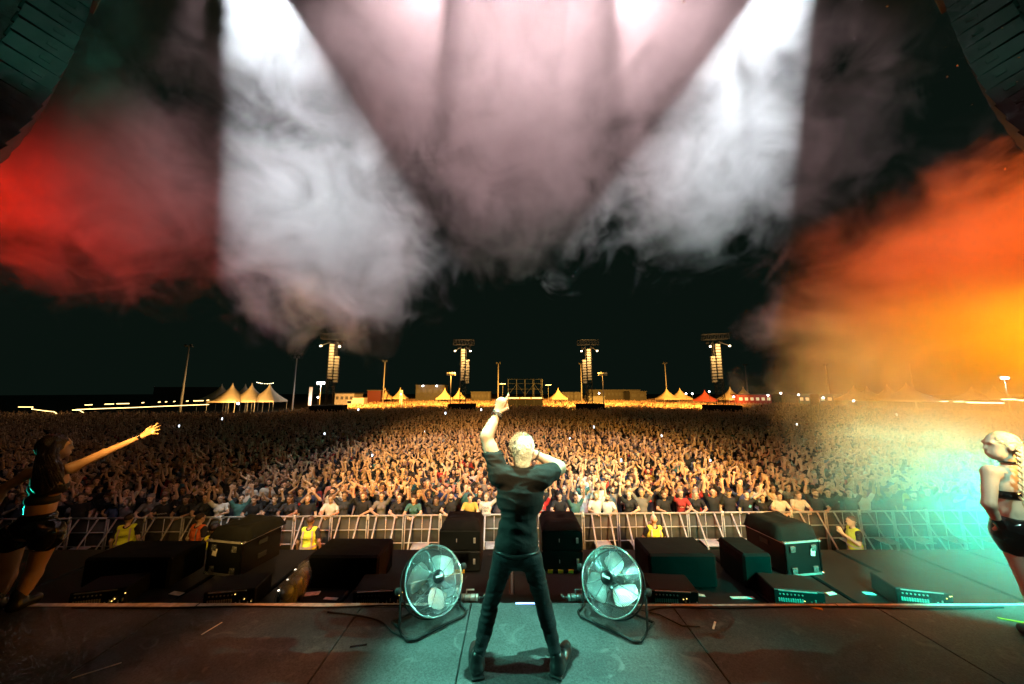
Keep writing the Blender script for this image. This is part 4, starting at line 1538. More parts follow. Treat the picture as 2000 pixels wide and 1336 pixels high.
tee = [ell(pv + Vector((0, 0, .045)), (.172, .128, .10), 0, .05), ell(ws, (.155, .118, .17), 0, .05), ell(ch, (.192, .130, .195), 0, .05),
       cap(shL, shR, .080, .080, 0, .05), cap(nk + Vector((0, -.0, -.055)), nk + Vector((0, 0, -.005)), .085, .070, 0, .03),
       cap(shL, lerp(shL, elL, .50), .083, .074, 0, .04), cap(shR, lerp(shR, elR, .55), .084, .076, 0, .04),
       ell(pv + Vector((0, 0, -.075)), (.3, .3, .055), -1, .004, op=1)]
sdf_obj("tee_shirt", tee, .0075, [MT['tee']], singer, BB, fold(9, .0085, 1.7))
jeans = [ell(pv + Vector((0, 0, -.005)), (.168, .124, .125), 0, .04), cap(hpL, kneeL, .088, .057, 0, .04), cap(kneeL, lerp(kneeL, anL, 1.0), .055, .046, 0, .03), cap(lerp(kneeL, anL, .15), lerp(kneeL, anL, .5), .057, .052, 0, .03),
         cap(hpR, kneeR, .088, .057, 0, .04), cap(kneeR, lerp(kneeR, anR, 1.0), .055, .046, 0, .03), cap(lerp(kneeR, anR, .15), lerp(kneeR, anR, .5), .057, .052, 0, .03)]
sdf_obj("jeans", jeans, .0075, [MT['denim']], singer, BB, fold(10, .0055, 2.4, 5))
bc = pv + Vector((0, 0, .015))
q = MB(); q.tube([bc + Vector((.170 * math.cos(a * math.pi / 16), .127 * math.sin(a * math.pi / 16), .004 * math.sin(a))) - base for a in range(32)], .014, 6, closed=True)
q.build("belt", MT['boot'], singer, True)
for an, dx in ((anL, -.035), (anR, .085)):
    f0 = Vector((an.x, an.y, STAGE_Z + .052))
    bt = [cap(an + Vector((0, 0, .02)), f0 + Vector((0, -.01, 0)), .050, .052, 0, .02), cap(f0 + Vector((0, -.03, -.012)), f0 + Vector((dx, .13, -.014)), .050, .044, 0, .03, (0, 0, 1, .8)),
          cap(f0 + Vector((dx * .6, .10, .0)), f0 + Vector((dx * 1.15, .185, -.012)), .048, .040, 0, .03)]
    b_o = sdf_obj("boot", bt, .007, [MT['boot']], singer, BB)
    q = MB(); q.box(Vector((an.x + dx * .4, an.y + .055, STAGE_Z + .012)) - base, (.10, .29, .02), rot=(0, 0, -math.atan2(dx, .18)), bevel=.008); q.build("sole", MT['rubber'], b_o)
for k, (t, mt_, r) in enumerate(((.90, 'silver', .0055), (.95, 'bead', .007), (1.0, 'silver', .005))):
    c_ = lerp(elL, wrL, t); d_ = (wrL - elL).normalized(); u = d_.orthogonal().normalized(); w = d_.cross(u)
    q = MB(); q.tube([c_ + (u * math.cos(a * math.pi / 10) + w * math.sin(a * math.pi / 10)) * .042 - base for a in range(20)], r, 6, closed=True)
    q.build("bracelet", MT[mt_], singer, True)
c_ = lerp(elR, wrR, .93); d_ = (wrR - elR).normalized(); u = d_.orthogonal().normalized(); w = d_.cross(u)
q = MB(); q.tube([c_ + (u * math.cos(a * math.pi / 10) + w * math.sin(a * math.pi / 10)) * .040 - base for a in range(20)], .008, 6, closed=True)
q.build("bracelet", MT['bead'], singer, True)
q = MB(); q.tube([nk + Vector((.083 * math.cos(a * math.pi / 14), .075 * math.sin(a * math.pi / 14), -.012 + .018 * math.sin(a * math.pi / 14))) - base for a in range(28)], .0045, 6, closed=True)
q.build("necklace", MT['silver'], singer, True)
# microphone in his other hand
hw = lerp(wrR, mouth + Vector((.03, .02, 0)), .75)
q = MB(); md_ = (mouth - hw).normalized()
mic = empty("microphone", hw, 0, "handheld microphone at the singer's mouth, mostly hidden by his head", "microphone")
q.tube([md_ * -.10, md_ * .05], [.013, .019], 10); q.build("handle", MT['black_gloss'], mic, True)
q = MB(); q.lathe([(.016, -.02), (.026, -.008), (.027, .008), (.015, .026)], 14, md_ * .07, rot=md_.to_track_quat('Z', 'Y').to_matrix()); q.build("grille", MT['steel'], mic, True)


# --- dancer with the long dark hair
D1 = 3.50
bL = Vector((PZ(40, 1196, STAGE_Z).x, 3.47, STAGE_Z))
dl = empty("person", bL, 0, "dancer with long dark braids, black vinyl shorts, one arm stretched toward the crowd", "person")
BL = tuple(bL)
h1 = P(112, 874, D1 + .03); n1 = P(100, 912, D1)
sR, sL = P(140, 914, D1), P(58, 924, D1 - .02)
eR, wR = P(205, 884, D1 + .10), P(277, 852, D1 + .18)
eL, wL = P(6, 955, D1 - .05), P(-22, 1012, D1 - .05)
c1_, w1, p1_ = P(97, 942, D1), P(80, 990, D1), P(66, 1030, D1)
hR_, hL_ = P(96, 1040, D1), P(28, 1042, D1)
kR, kL = P(66, 1118, D1 + .05), P(14, 1124, D1 + .03)
aR, aL = P(34, 1178, D1), P(-14, 1184, D1 - .03)
bodyL = [cap(hR_, kR, .090, .056, 0, .05), cap(kR, aR, .054, .036, 0, .03), cap(lerp(kR, aR, .15), lerp(kR, aR, .5), .058, .05, 0, .03),
         cap(hL_, kL, .090, .056, 0, .05), cap(kL, aL, .054, .036, 0, .03), cap(lerp(kL, aL, .15), lerp(kL, aL, .5), .058, .05, 0, .03),
         ell(p1_, (.170, .12, .125), 0, .05), ell(w1, (.120, .088, .15), 0, .05), ell(c1_, (.150, .10, .16), 0, .05), cap(sL, sR, .05, .05, 0, .05),
         cap(n1, h1, .046, .046, 0, .02), cap(sR, eR, .048, .038, 0, .03), cap(eR, wR, .038, .024, 0, .02), cap(sL, eL, .048, .038, 0, .03), cap(eL, wL, .038, .024, 0, .02),
         cap(aR, aR + Vector((0, .07, -.05)), .034, .03, 0, .02), cap(aL, aL + Vector((0, .07, -.05)), .034, .03, 0, .02)]
bodyL += hand_prims(wR, wR - eR + Vector((0, 0, .03)), (.2, 1, -.3), (0, .2, 1), 0, 1.0, 'open', r=.009)
bodyL += hand_prims(wL, wL - eL, (1, 0, 0), (0, 1, 0), 0, 1.0, 'relaxed', r=.009)
bodyL += head_prims(h1, math.pi - .75, 0, 0, 0, 'none', 1.0, soft=True)
sdf_obj("body", bodyL, .0085, [MT['skin_deep']], dl, BL)
rotl = Matrix.Rotation(math.pi - .75, 3, 'Z')
hl = [ell(h1 + rotl @ Vector((0, .028, .030)), (.092, .104, .106), 0, .01, rotl), cap(h1 + Vector((-.03, -.06, 0)), P(84, 945, D1 - .11), .085, .10, 0, .05, (0, 1, 0, .5)),
      cap(h1 + Vector((.0, -.05, -.02)), P(112, 930, D1 - .11), .055, .06, 0, .04, (0, 1, 0, .6))]
ho = sdf_obj("hair", hl, .008, [MT['brown_hair']], dl, BL, fold(26, .008, .25))
br = random.Random(8)
for k in range(16):
    a = h1 + Vector((-.05 + .008 * k - .01, -.085 + .02 * abs(k - 8) / 8, .02 + br.uniform(-.02, .05)))
    b_ = P(70 + k * 4.0 + br.uniform(-3, 3), 946 + br.uniform(-14, 10), D1 - .155)
    q = MB(); q.tube([a - bL, lerp(a, b_, .3) + Vector((br.uniform(-.02, .02), -.035, 0)) - bL, lerp(a, b_, .65) + Vector((br.uniform(-.015, .015), -.02, 0)) - bL, b_ - bL], [.012, .013, .011, .006], 6)
    q.build("braid", MT['brown_hair'], ho, True)
sdf_obj("top", [ell(c1_ + Vector((0, 0, -.045)), (.160, .108, .085), 0, .03), ell(w1 + Vector((0, 0, .07)), (.135, .097, .07), 0, .04)], .008, [MT['stocking']], dl, BL)
q = MB(); q.tube([sR + Vector((-.02, -.052, .03)) - bL, sR + Vector((-.035, -.075, -.04)) - bL, c1_ + Vector((.09, -.095, .0)) - bL], .011, 6); q.build("strap", MT['stocking'], dl, True)
sdf_obj("shorts", [ell(p1_ + Vector((0, 0, .01)), (.186, .135, .115), 0, .04), cap(hR_, lerp(hR_, kR, .16), .108, .112, 0, .04), cap(hL_, lerp(hL_, kL, .16), .108, .112, 0, .04),
                   ell(w1 + Vector((0, 0, -.085)), (.142, .105, .05), 0, .03)], .008, [MT['vinyl']], dl, BL, fold(16, .005, .6))
for an in (aR, aL):
    f0 = Vector((an.x, an.y, STAGE_Z + .045))
    bo = sdf_obj("boot", [cap(an + Vector((0, 0, .09)), f0, .052, .050, 0, .02), cap(f0 + Vector((0, -.02, 0)), f0 + Vector((.01, .12, -.008)), .049, .045, 0, .03)], .008, [MT['boot']], dl, BL)
c_ = lerp(eR, wR, .97); d_ = (wR - eR).normalized(); u = d_.orthogonal().normalized(); w = d_.cross(u)
q = MB(); q.tube([c_ + (u * math.cos(a * math.pi / 8) + w * math.sin(a * math.pi / 8)) * .031 - bL for a in range(16)], .012, 6, closed=True); q.build("wristband", MT['vinyl'], dl, True)

# --- dancer with the blonde braid, in the teal smoke
D2 = 3.05
bR = Vector((P(2000, 1040, D2).x, D2, STAGE_Z))
dr = empty("person", bR, 0, "blonde dancer with a thick braid seen from behind in teal smoke, hand on hip", "person")
BR = tuple(bR)
h2 = P(1953, 872, D2 + .02); n2 = P(1972, 905, D2)
s1, s2 = P(1934, 922, D2 - .02), P(2012, 926, D2)
e1, x1_ = P(1932, 985, D2 - .06), P(1950, 1022, D2 - .02)
e2, x2_ = P(2034, 985, D2), P(2028, 1035, D2)
cc, ww, pp = P(1975, 950, D2), P(1982, 995, D2), P(1992, 1038, D2)
ha, hb_ = P(1976, 1046, D2), P(2030, 1046, D2)
ka, kb = P(2018, 1160, D2), P(2085, 1160, D2)
fa, fb = Vector((ka.x + .03, D2 - .02, STAGE_Z + .09)), Vector((kb.x + .05, D2 - .02, STAGE_Z + .09))
bodyR = [cap(ha, ka, .088, .056, 0, .05), cap(ka, fa, .054, .036, 0, .03), cap(hb_, kb, .088, .056, 0, .05), cap(kb, fb, .054, .036, 0, .03), ell(pp, (.165, .12, .125), 0, .05),
         ell(ww, (.118, .088, .15), 0, .05), ell(cc, (.150, .10, .16), 0, .05), cap(s1, s2, .05, .05, 0, .05), cap(n2 + Vector((0, 0, -.03)), h2 + Vector((.02, 0, -.03)), .047, .045, 0, .02),
         cap(s1, e1, .050, .040, 0, .03), cap(e1, x1_, .039, .025, 0, .02), cap(s2, e2, .050, .040, 0, .03), cap(e2, x2_, .039, .025, 0, .02),
         cap(fa, fa + Vector((0, .07, -.05)), .034, .03, 0, .02), cap(fb, fb + Vector((0, .07, -.05)), .034, .03, 0, .02)]
bodyR += hand_prims(x1_, Vector((.6, .1, -.5)), (0.5, .6, 0), (0, 1, .3), 0, .98, 'relaxed', r=.009)
bodyR += hand_prims(x2_, Vector((-.4, .1, -.6)), (-.5, .6, 0), (0, 1, .3), 0, .98, 'relaxed', r=.009)
yw = -math.pi / 2 - .35
bodyR += head_prims(h2, yw, 0, 0, 0, 'none', 1.0, soft=True)
sdf_obj("body", bodyR, .0085, [MT['skin_pale']], dr, BR)
rotr = Matrix.Rotation(yw, 3, 'Z')
hr_ = sdf_obj("hair", [ell(h2 + rotr @ Vector((0, .024, .034)), (.086, .100, .098), 0, .01, rotr), ell(h2 + rotr @ Vector((0, -.098, -.02)), (.07, .05, .07), -1, .004, rotr, op=1)], .007, [MT['blonde_hair']], dr, BR, fold(40, .004))
b0, b1_ = h2 + Vector((.085, -.06, .03)), P(1998, 985, D2 - .17)
mid_ = P(1998, 905, D2 - .15)
for k in range(22):
    t = k / 21
    c_ = b0 * (1 - t) ** 2 + mid_ * 2 * t * (1 - t) + b1_ * t * t
    sgn = 1 if k % 2 else -1
    w_ = 1 - .4 * t
    sdf_obj("braid_lock", [cap(c_ + Vector((sgn * .022 * w_, .004, .020)), c_ + Vector((-sgn * .010 * w_, -.010, -.018)), .017 * w_, .013 * w_, 0, .01, (0, 1, 0, .75))], .005, [MT['blonde_hair']], hr_, BR, fold(60, .0015))
for k in range(60):
    th = br.uniform(0, 6.28); z_ = br.uniform(-.02, .10)
    p0 = h2 + rotr @ Vector((.086 * math.cos(th) * .98, .024 + .10 * math.sin(th) * .98, z_)) 
    if (rotr.transposed() @ (p0 - h2)).y < -.03:
        continue
    q = MB(); q.tube([p0 - bR, p0 + Vector((br.uniform(.0, .03), br.uniform(-.02, .02), br.uniform(-.04, .01))) - bR], [.0012, .0004], 3)
    q.build("loose_strand", MT['blonde_hair'], hr_)
sdf_obj("top", [ell(cc + Vector((0, 0, -.055)), (.160, .110, .070), 0, .03)], .008, [MT['vinyl']], dr, BR)
sdf_obj("shorts", [ell(pp + Vector((0, 0, .03)), (.178, .134, .12), 0, .04), cap(ha, lerp(ha, ka, .14), .110, .104, 0, .04), cap(hb_, lerp(hb_, kb, .14), .110, .104, 0, .04)], .008, [MT['vinyl']], dr, BR, fold(16, .007))
q = MB(); q.tube([n2 + Vector((.052 * math.cos(a * math.pi / 10), .052 * math.sin(a * math.pi / 10), .012)) - bR for a in range(20)], .010, 6, closed=True); q.build("choker", MT['vinyl'], dr, True)
sdf_obj("glove", [cap(lerp(e1, x1_, .82), x1_ + Vector((.05, .01, -.045)), .033, .040, 0, .02)], .007, [MT['vinyl']], dr, BR)
for an in (fa, fb):
    f0 = Vector((an.x, an.y, STAGE_Z + .045))
    sdf_obj("boot", [cap(an + Vector((0, 0, .10)), f0, .052, .050, 0, .02), cap(f0 + Vector((0, -.02, 0)), f0 + Vector((.02, .15, -.008)), .050, .046, 0, .03)], .008, [MT['boot']], dr, BR)

# ------------------------------------------------------------------ stewards in the pit
def steward(px, fwd, yaw, hairk, vest, label, text, arms=('down', 'down'), scale=1.0, girth=1.12, head_yaw=0.0):
    x_ = P(px, 1050, fwd).x
    e = empty("person", (x_, fwd, 0), yaw, label, "person", "stewards in the pit")
    e.scale = (scale,) * 3
    black = mat('steward_black', (0.014, 0.015, 0.017), .85)
    pr = fan_prims(arms[0], arms[1], hairk, girth, False, head_yaw, 0)
    sdf_obj("body", pr, .0105, [MT['fan_skin'], black, black, MT['fan_hair']], e)
    g_ = girth
    v = sdf_obj("vest", [ell((0, 0, 1.04), (.178 * g_, .138 * g_, .19), 0, .05), ell((0, 0, 1.28), (.188 * g_, .134, .19), 0, .05), cap((-.12, .012, 1.43), (.12, .012, 1.43), .078, .078, 0, .05),
                         cap((0, .015, 1.46), (0, -.02, 1.62), .085, .085, -1, .01, None, 1),
                         cap((-.235 * g_, 0, 1.36), (-.235 * g_, 0, 1.22), .065, .06, -1, .02, None, 1), cap((.235 * g_, 0, 1.36), (.235 * g_, 0, 1.22), .065, .06, -1, .02, None, 1)],
                .010, [MT[vest]], e, None, fold(12, .006))
    for zz, rx, ry in ((.935, .181, .142), (1.06, .186, .147)):
        q = MB()
        n = 28
        vs_, fs = [], []
        for k in range(n):
            a = 2 * math.pi * k / n
            for dz in (-.022, .022):
                vs_.append((rx * g_ * math.cos(a) * 1.0, ry * g_ * math.sin(a), zz + dz + .006 * math.sin(3 * a)))
        for k in range(n):
            k2 = (k + 1) % n
            fs.append((2 * k, 2 * k2, 2 * k2 + 1, 2 * k + 1))
        q._add(vs_, fs); q.build("reflective_band", MT['reflector'], v, True)
    for sx in (-1, 1):
        q = MB(); q._add([(sx * .115 - .018, .150, 1.02), (sx * .115 + .018, .150, 1.02), (sx * .115 + .018, .148, 1.30), (sx * .115 - .018, .148, 1.30), (sx * .105 + .018, .118, 1.44), (sx * .105 - .018, .118, 1.44)],
                         [(0, 1, 2, 3), (3, 2, 4, 5)]); q.build("reflective_strip", MT['reflector'], v)
    if text:
        me = text_mesh(text, .046, MT['print_dark'])
        me.transform(Matrix.Rotation(math.pi, 4, 'Z'))
        c_ = bpy.data.objects.new("lettering", me); link(c_, v); c_.location = (0, .175, 1.27)
    return e


steward(246, 9.35, math.pi + .45, 'short', 'vest_yellow', "steward in yellow vest under the dancer's outstretched hand, back turned", "ORDNER", girth=1.22)
steward(386, 9.25, math.pi - .2, 'short', 'vest_orange', "steward in orange reflective vest left of the flight case", None, scale=1.03)
steward(418, 8.75, math.pi + .2, 'curly', 'vest_yellow', "steward in yellow vest half hidden by the flight case with sticker", "ORDNER", scale=.98)
steward(604, 9.2, math.pi + .15, 'short', 'vest_yellow', "short-haired steward in yellow vest watching the crowd near the domed lights", "ORDNER DE", scale=1.0)
steward(1279, 9.3, math.pi - .05, 'none', 'vest_yellow', "bald steward in yellow vest standing behind the pale-bladed fan", "ORDNER DE", arms=('chest', 'chest'))
steward(1668, 9.2, -math.pi / 2 - .25, 'tail', 'vest_yellow', "steward in yellow striped vest seen in profile right of the flight case", None, arms=('chest', 'chest'), girth=1.0)
print("p4 t", round(time.time() - _T0, 1))

# ------------------------------------------------------------------ far side of the field
MT['dark_steel'] = mat('dark_steel', (0.04, 0.042, 0.038), 0.5, 0.3)
MT['scaffold_steel'] = mat('scaffold_steel', (0.012, 0.016, 0.014), 0.5, 0.2)
MT['concrete_dark'] = mat('concrete_dark', (0.055, 0.055, 0.045), 0.85, var=0.3, scale=2)


def bulb_light(loc, power, col, parent=None, radius=.15):
    ld = bpy.data.lights.new("lamp", 'POINT')
    ld.energy = power; ld.color = col; ld.shadow_soft_size = radius
    o = bpy.data.objects.new("lamp", ld)
    link(o, parent)
    o.location = loc
    return o


def gx(px, fwd):
    return (px - 1000.0) / 657.0 * fwd


def delay_tower(px, fwd, top, side, label, lean=0.0):
    x = gx(px, fwd)
    e = empty("delay_tower", (x, fwd, 0), -math.atan2(x, fwd) * .5, label, "speaker tower", "delay towers across the field")
    S = .55
    for sx in (-S, S):
        for sy in (-S, S):
            q = MB(); q.tube([(sx, sy, 0), (sx, sy, top - 1.4)], .06, 5); q.build("mast_leg", MT['dark_steel'], e)
    q = MB()
    zz = .5
    k = 0
    while zz < top - 2.2:
        for a, b in (((-S, -S), (S, -S)), ((-S, S), (S, S)), ((-S, -S), (-S, S)), ((S, -S), (S, S))):
            q.tube([(a[0], a[1], zz), (b[0], b[1], zz + .9)], .03, 4)
            q.tube([(a[0], a[1], zz), (b[0], b[1], zz)], .03, 4)
        zz += .9
    o = q.build("lattice", MT['dark_steel'], e); o["kind"] = "stuff"
    q = MB()
    for zz in (top - 1.05, top - .05):
        for yy in (-.5, .5):
            q.tube([(-2.1, yy, zz), (2.1, yy, zz)], .05, 5)
    for k in range(8):
        xx = -2.1 + k * .6
        for yy in (-.5, .5):
            q.tube([(xx, yy, top - 1.05), (xx, yy, top - .05)], .035, 4)
            if k < 7:
                q.tube([(xx, yy, top - 1.05), (xx + .6, yy, top - .05)], .03, 4)
    q.build("head_truss", MT['dark_steel'], e)
    q = MB(); q.box((0, 0, .6 + .7), (5.2, 4.2, 2.6), bevel=.05); q.build("base_skirt", MT['black_cloth'], e)
    # two hung columns of cabinets
    q = MB(); q.box((0, 0, 0), (.72, .6, .40), bevel=.03); cab = q.mesh("cabinet", MT['cabin'])
    zt = top - 2.2
    for c_, (xo, z0_, n) in enumerate(((0.0, zt, 12), (side * .92, zt - 2.2, 9))):
        for k in range(n):
            o = bpy.data.objects.new("cabinet", cab); link(o, e)
            o.location = (xo - side * .010 * k * k * .1, -.85 + .004 * k * k, z0_ - k * .53)
            o.rotation_euler = (-.012 * k, 0, 0)
    for sx in (-1.5, 1.5):
        q = MB(); q.tube([(sx * .4, -.2, top - 1.6), (sx, -2.2, top - 2.5)], .04, 4); q.build("lamp_arm", MT['steel'], e)
        q = MB(); q.lathe([(.10, -.12), (.17, -.04), (.17, .05), (.08, .1)], 10, (sx, -2.25, top - 2.55)); q.build("lamp_head", MT['lamp_warm'], e, True)
    bulb_light((0.0, -3.6, top - 3.2), 1500, (1.0, .52, .16), e, .3)
    for sx in (-1, 1):
        q = MB(); q.box((sx * 1.1, .75, top - 1.5), (.5, .35, .4), rot=(.5, 0, 0), bevel=.05); q.build("floodlight", MT['black_paint'], e)
    ld = spot("field_floodlight", (x, fwd + 1.4, top - 1.5), (x * 1.05, fwd + 26, 0), 270000, (1.0, .42, .06), 84, .8, .4)
    return e


delay_tower(645, 60, 15.4, 1, "lit delay tower left of the singer, nearest the pagoda tent cluster")
delay_tower(904, 67, 15.4, 1, "lit delay tower just left of the singer's raised finger")
delay_tower(1151, 67, 15.4, -1, "lit delay tower just right of the scaffold platform")
delay_tower(1406, 60, 15.4, -1, "lit delay tower at the edge of the orange smoke")


def pole(px, ytop, label, h=14.0, r=.17, m='galvanised'):
    cy_ = 668.0 - ytop
    tan_ = (FPX * _s + cy_ * _c) / (FPX * _c - cy_ * _s)
    fwd = (h - CAM_Z) / tan_
    x = gx(px, fwd)
    e = empty("floodlight_mast", (x, fwd, 0), 0, label, "mast", "tall masts behind the field")
    q = MB(); q.tube([(0, 0, 0), (0, 0, h * .5), (0, 0, h)], [r * 1.3, r, r * .7], 8); q.build("pole", MT[m], e, True)
    q = MB(); q.box((0, 0, h + .1), (1.6, .3, .12)); q.box((-.5, -.2, h + .35), (.5, .25, .35), rot=(-.3, 0, 0)); q.box((.5, -.2, h + .35), (.5, .25, .35), rot=(-.3, 0, 0)); q.build("lamp_bracket", MT['dark_cabin'], e)
    return e


for i, (px, yt, lb) in enumerate(((357, 678, "tall unlit mast above the light string, farthest left"), (574, 700, "pale tall mast between the pagoda tents and the leftmost tower"),
                                  (749, 707, "pale tall mast between the two left delay towers"), (973, 711, "thin tall mast beside the singer's raised finger"),
                                  (1136, 712, "thin tall mast right beside the third delay tower"), (1302, 711, "thin tall mast between the two right delay towers"),
                                  (1460, 714, "thin tall mast just right of the rightmost delay tower"), (1619, 714, "thin tall mast in the orange smoke"), (1785, 711, "faint tall mast deep in the yellow smoke"))):
    pole(px, yt, lb)


def flood_mast(px, ytop, fwd, lit, label):
    x = gx(px, fwd)
    z = CAM_Z + fwd * (FPX * _s + (668 - ytop) * _c) / (FPX * _c - (668 - ytop) * _s)
    e = empty("light_mast", (x, fwd, 0), 0, label, "light mast", "short light masts")
    q = MB(); q.tube([(0, 0, 0), (0, 0, z - .6)], [.12, .08], 8); q.build("pole", MT['galvanised'], e, True)
    q = MB(); q.box((0, 0, z - .6), (2.0, .2, .12)); q.build("crossbar", MT['galvanised'], e)
    for k in range(4):
        q = MB(); q.lathe([(.18, -.1), (.26, .05), (.20, .12)], 12, (-.75 + k * .5, -.15, z - .25), rot=(math.pi / 2 - .3, 0, 0)); q.build("lamp_head", MT['lamp_white'] if lit else MT['cabin'], e, True)
    if lit:
        bulb_light((0, -1.0, z - .3), lit, (.95, .97, 1.0), e, .4)
    return e


flood_mast(880, 727, 72, 0, "short light mast with pale lamp heads left of the second delay tower")
flood_mast(1178, 727, 72, 0, "short light mast with pale lamp heads right of the third delay tower")
flood_mast(626, 746, 84, 900, "short mast with burning white lamps beside the leftmost delay tower")
flood_mast(1966, 736, 78, 2500, "glaring white light mast in the yellow smoke at far right")

# pagoda tents
def tent_mesh(w, h_eave, h_top):
    q = MB()
    n = 7
    rings = []
    for i in range(n + 1):
        t = i / n
        s = w / 2 * (1 - t) ** 1.75 + .06 * t
        z = h_eave + (h_top - h_eave) * t
        rings.append((s, z))
    vs_, fs = [], []
    for s, z in rings:
        for (a, b) in ((-1, -1), (0, -1), (1, -1), (1, 0), (1, 1), (0, 1), (-1, 1), (-1, 0)):
            vs_.append((a * s, b * s, z))
    for i in range(n):
        for k in range(8):
            k2 = (k + 1) % 8
            fs.append((i * 8 + k, i * 8 + k2, (i + 1) * 8 + k2, (i + 1) * 8 + k))
    fs.append(tuple(n * 8 + k for k in range(8)))
    q._add(vs_, fs)
    return q.mesh("roof", MT['tent'], True)


def tent(px, fwd, w, he, ht, label, m=None):
    x = gx(px, fwd)
    e = empty("pagoda_tent", (x, fwd, 0), .1, label, "tent", "pagoda tents behind the crowd")
    me = tent_mesh(w, he, ht)
    if m:
        me.materials[0] = m
    link(bpy.data.objects.new("roof", me), e)
    q = MB()
    for a in range(4):
        c_ = [(-1, -1), (1, -1), (1, 1), (-1, 1)]
        p0, p1 = c_[a], c_[(a + 1) % 4]
        mx, my = (p0[0] + p1[0]) / 2 * w / 2, (p0[1] + p1[1]) / 2 * w / 2
        q.box((mx, my, he - .17), (w if abs(my) > 0.1 else .03, w if abs(mx) > .1 else .03, .34))
    q.build("valance", m or MT['tent'], e)
    for sx in (-1, 1):
        for sy in (-1, 1):
            q = MB(); q.tube([(sx * (w / 2 - .08), sy * (w / 2 - .08), 0), (sx * (w / 2 - .08), sy * (w / 2 - .08), he - .3)], .05, 6); q.build("leg", MT['galvanised'], e)
    return e


MT['container_red'] = mat('container_red', (0.10, 0.015, 0.01), .7)
MT['tent_red'] = mat('tent_red', (0.45, 0.07, 0.04), .8)
for px, fwd, w, he, ht, lb, m in (
        (432, 84, 6, 3.0, 6.9, "back left", None), (453, 74, 5.6, 3.0, 6.9, "front left, brightest", None), (478, 86, 4.6, 3.2, 7.0, "small one at the back", None),
        (491, 76, 5.4, 3.0, 6.9, "front middle", None), (526, 77, 5.4, 3.0, 6.9, "front right, below the fairy lights", None)):
    tent(px, fwd, w, he, ht, f"pagoda tent in the left cluster, {lb}", m)
bulb_light((gx(445, 69), 69, 2.9), 2200, (1.0, .50, .12))
bulb_light((gx(500, 70), 70, 2.9), 2200, (1.0, .55, .18))
for px, fwd, w, he, ht, lb, m in (
        (752, 110, 5.5, 2.9, 6.2, "pale pagoda tent left of the dark gap between the left towers", None), (782, 112, 4.5, 2.9, 6.4, "narrow pagoda tent beside the lit white column", None),
        (869, 108, 5.0, 2.9, 6.2, "pagoda tent left of the second delay tower", None), (897, 112, 4.2, 2.9, 6.2, "narrow pagoda tent behind the second delay tower", None),
        (1090, 108, 5.0, 2.9, 6.2, "pagoda tent just right of the scaffold platform", None),
        (1302, 104, 5.0, 2.9, 6.2, "pagoda tent under the thin mast between the right towers", None), (1328, 106, 5.0, 2.9, 6.2, "pagoda tent left of the red tent", None),
        (1376, 96, 4.6, 2.6, 5.4, "red pagoda tent left of the rightmost tower", MT['tent_red']), (1426, 98, 5, 2.9, 6.4, "amber pagoda tent right of the rightmost tower", None),
        (1452, 100, 5, 2.9, 6.4, "amber pagoda tent second right of the rightmost tower", None), (1668, 92, 6, 2.9, 6.6, "pale pagoda tent in the orange smoke, left of a pair", None),
        (1694, 94, 6, 2.9, 6.5, "pale pagoda tent in the orange smoke, right of a pair", None), (1734, 90, 6, 2.9, 6.9, "yellow pagoda tent fading into smoke", None),
        (1772, 84, 8, 2.9, 7.2, "largest yellow pagoda tent in the smoke", None), (1898, 96, 6, 2.9, 6.4, "faint pagoda tent left of the glaring mast", None), (1942, 94, 6, 2.9, 6.6, "faint pagoda tent beside the glaring mast", None)):
    tent(px, fwd, w, he, ht, lb, m)
bulb_light((gx(1770, 78), 78, 2.6), 1500, (1.0, .6, .2))
bulb_light((gx(1440, 92), 92, 2.6), 900, (1.0, .5, .15))

# low buildings, containers, trucks
def block(name, cat, px0, px1, ytop, fwd, label, m, nwin=0, lit=False, depth=6):
    x0, x1 = gx(px0, fwd), gx(px1, fwd)
    z = CAM_Z + fwd * (FPX * _s + (668 - ytop) * _c) / (FPX * _c - (668 - ytop) * _s)
    z = max(z, 2.4)
    e = empty(name, ((x0 + x1) / 2, fwd, 0), 0, label, cat)
    q = MB(); q.box((0, depth / 2, z / 2), (x1 - x0, depth, z)); q.build("wall", m, e)
    q = MB(); q.box((0, depth / 2, z + .1), (x1 - x0 + .4, depth + .4, .2)); q.build("roof", MT['dark_cabin'], e)
    for k in range(nwin):
        w = (x1 - x0) / nwin
        q = MB(); q.box((-(x1 - x0) / 2 + w * (k + .5), -.03, z * .72), (w * .55, .06, z * .2)); q.build("window", MT['window_lit'] if lit else MT['dark_cabin'], e)
    return e


block("site_building", "building", 812, 868, 753, 122, "low dark site building with two white lamps left of the second tower", MT['concrete_dark'], 5)
for i_, px in enumerate((826, 853)):
    q = MB(); q.lathe([(.2, -.2), (.35, 0), (.2, .2)], 8, (gx(px, 121), 120.8, 7.0)); o = q.build("wall_lamp", MT['lamp_white'], None, True)
    tag(o, ("left" if i_ == 0 else "right") + " white lamp burning on the low dark site building", "lamp")
block("container", "container", 655, 692, 769, 100, "long pale container behind the crowd right of the leftmost tower", MT['concrete'], 4)
block("container", "container", 718, 744, 763, 106, "dark red container behind the crowd right of the white truck", MT['container_red'], 0)
block("site_building", "building", 920, 958, 766, 120, "low grey building row behind the second delay tower", MT['concrete_dark'], 6)
block("site_building", "building", 1098, 1136, 767, 118, "low pale building row right of the scaffold tent", MT['concrete_dark'], 5)
block("site_building", "building", 1150, 1250, 762, 130, "long grey building with window row behind the third tower", MT['concrete_dark'], 14)
block("site_building", "building", 1230, 1262, 765, 122, "pale square building left of the thin right mast", MT['concrete_dark'], 2)
block("site_building", "building", 300, 400, 757, 130, "unlit low building behind the light string", MT['dark_cabin'], 8)
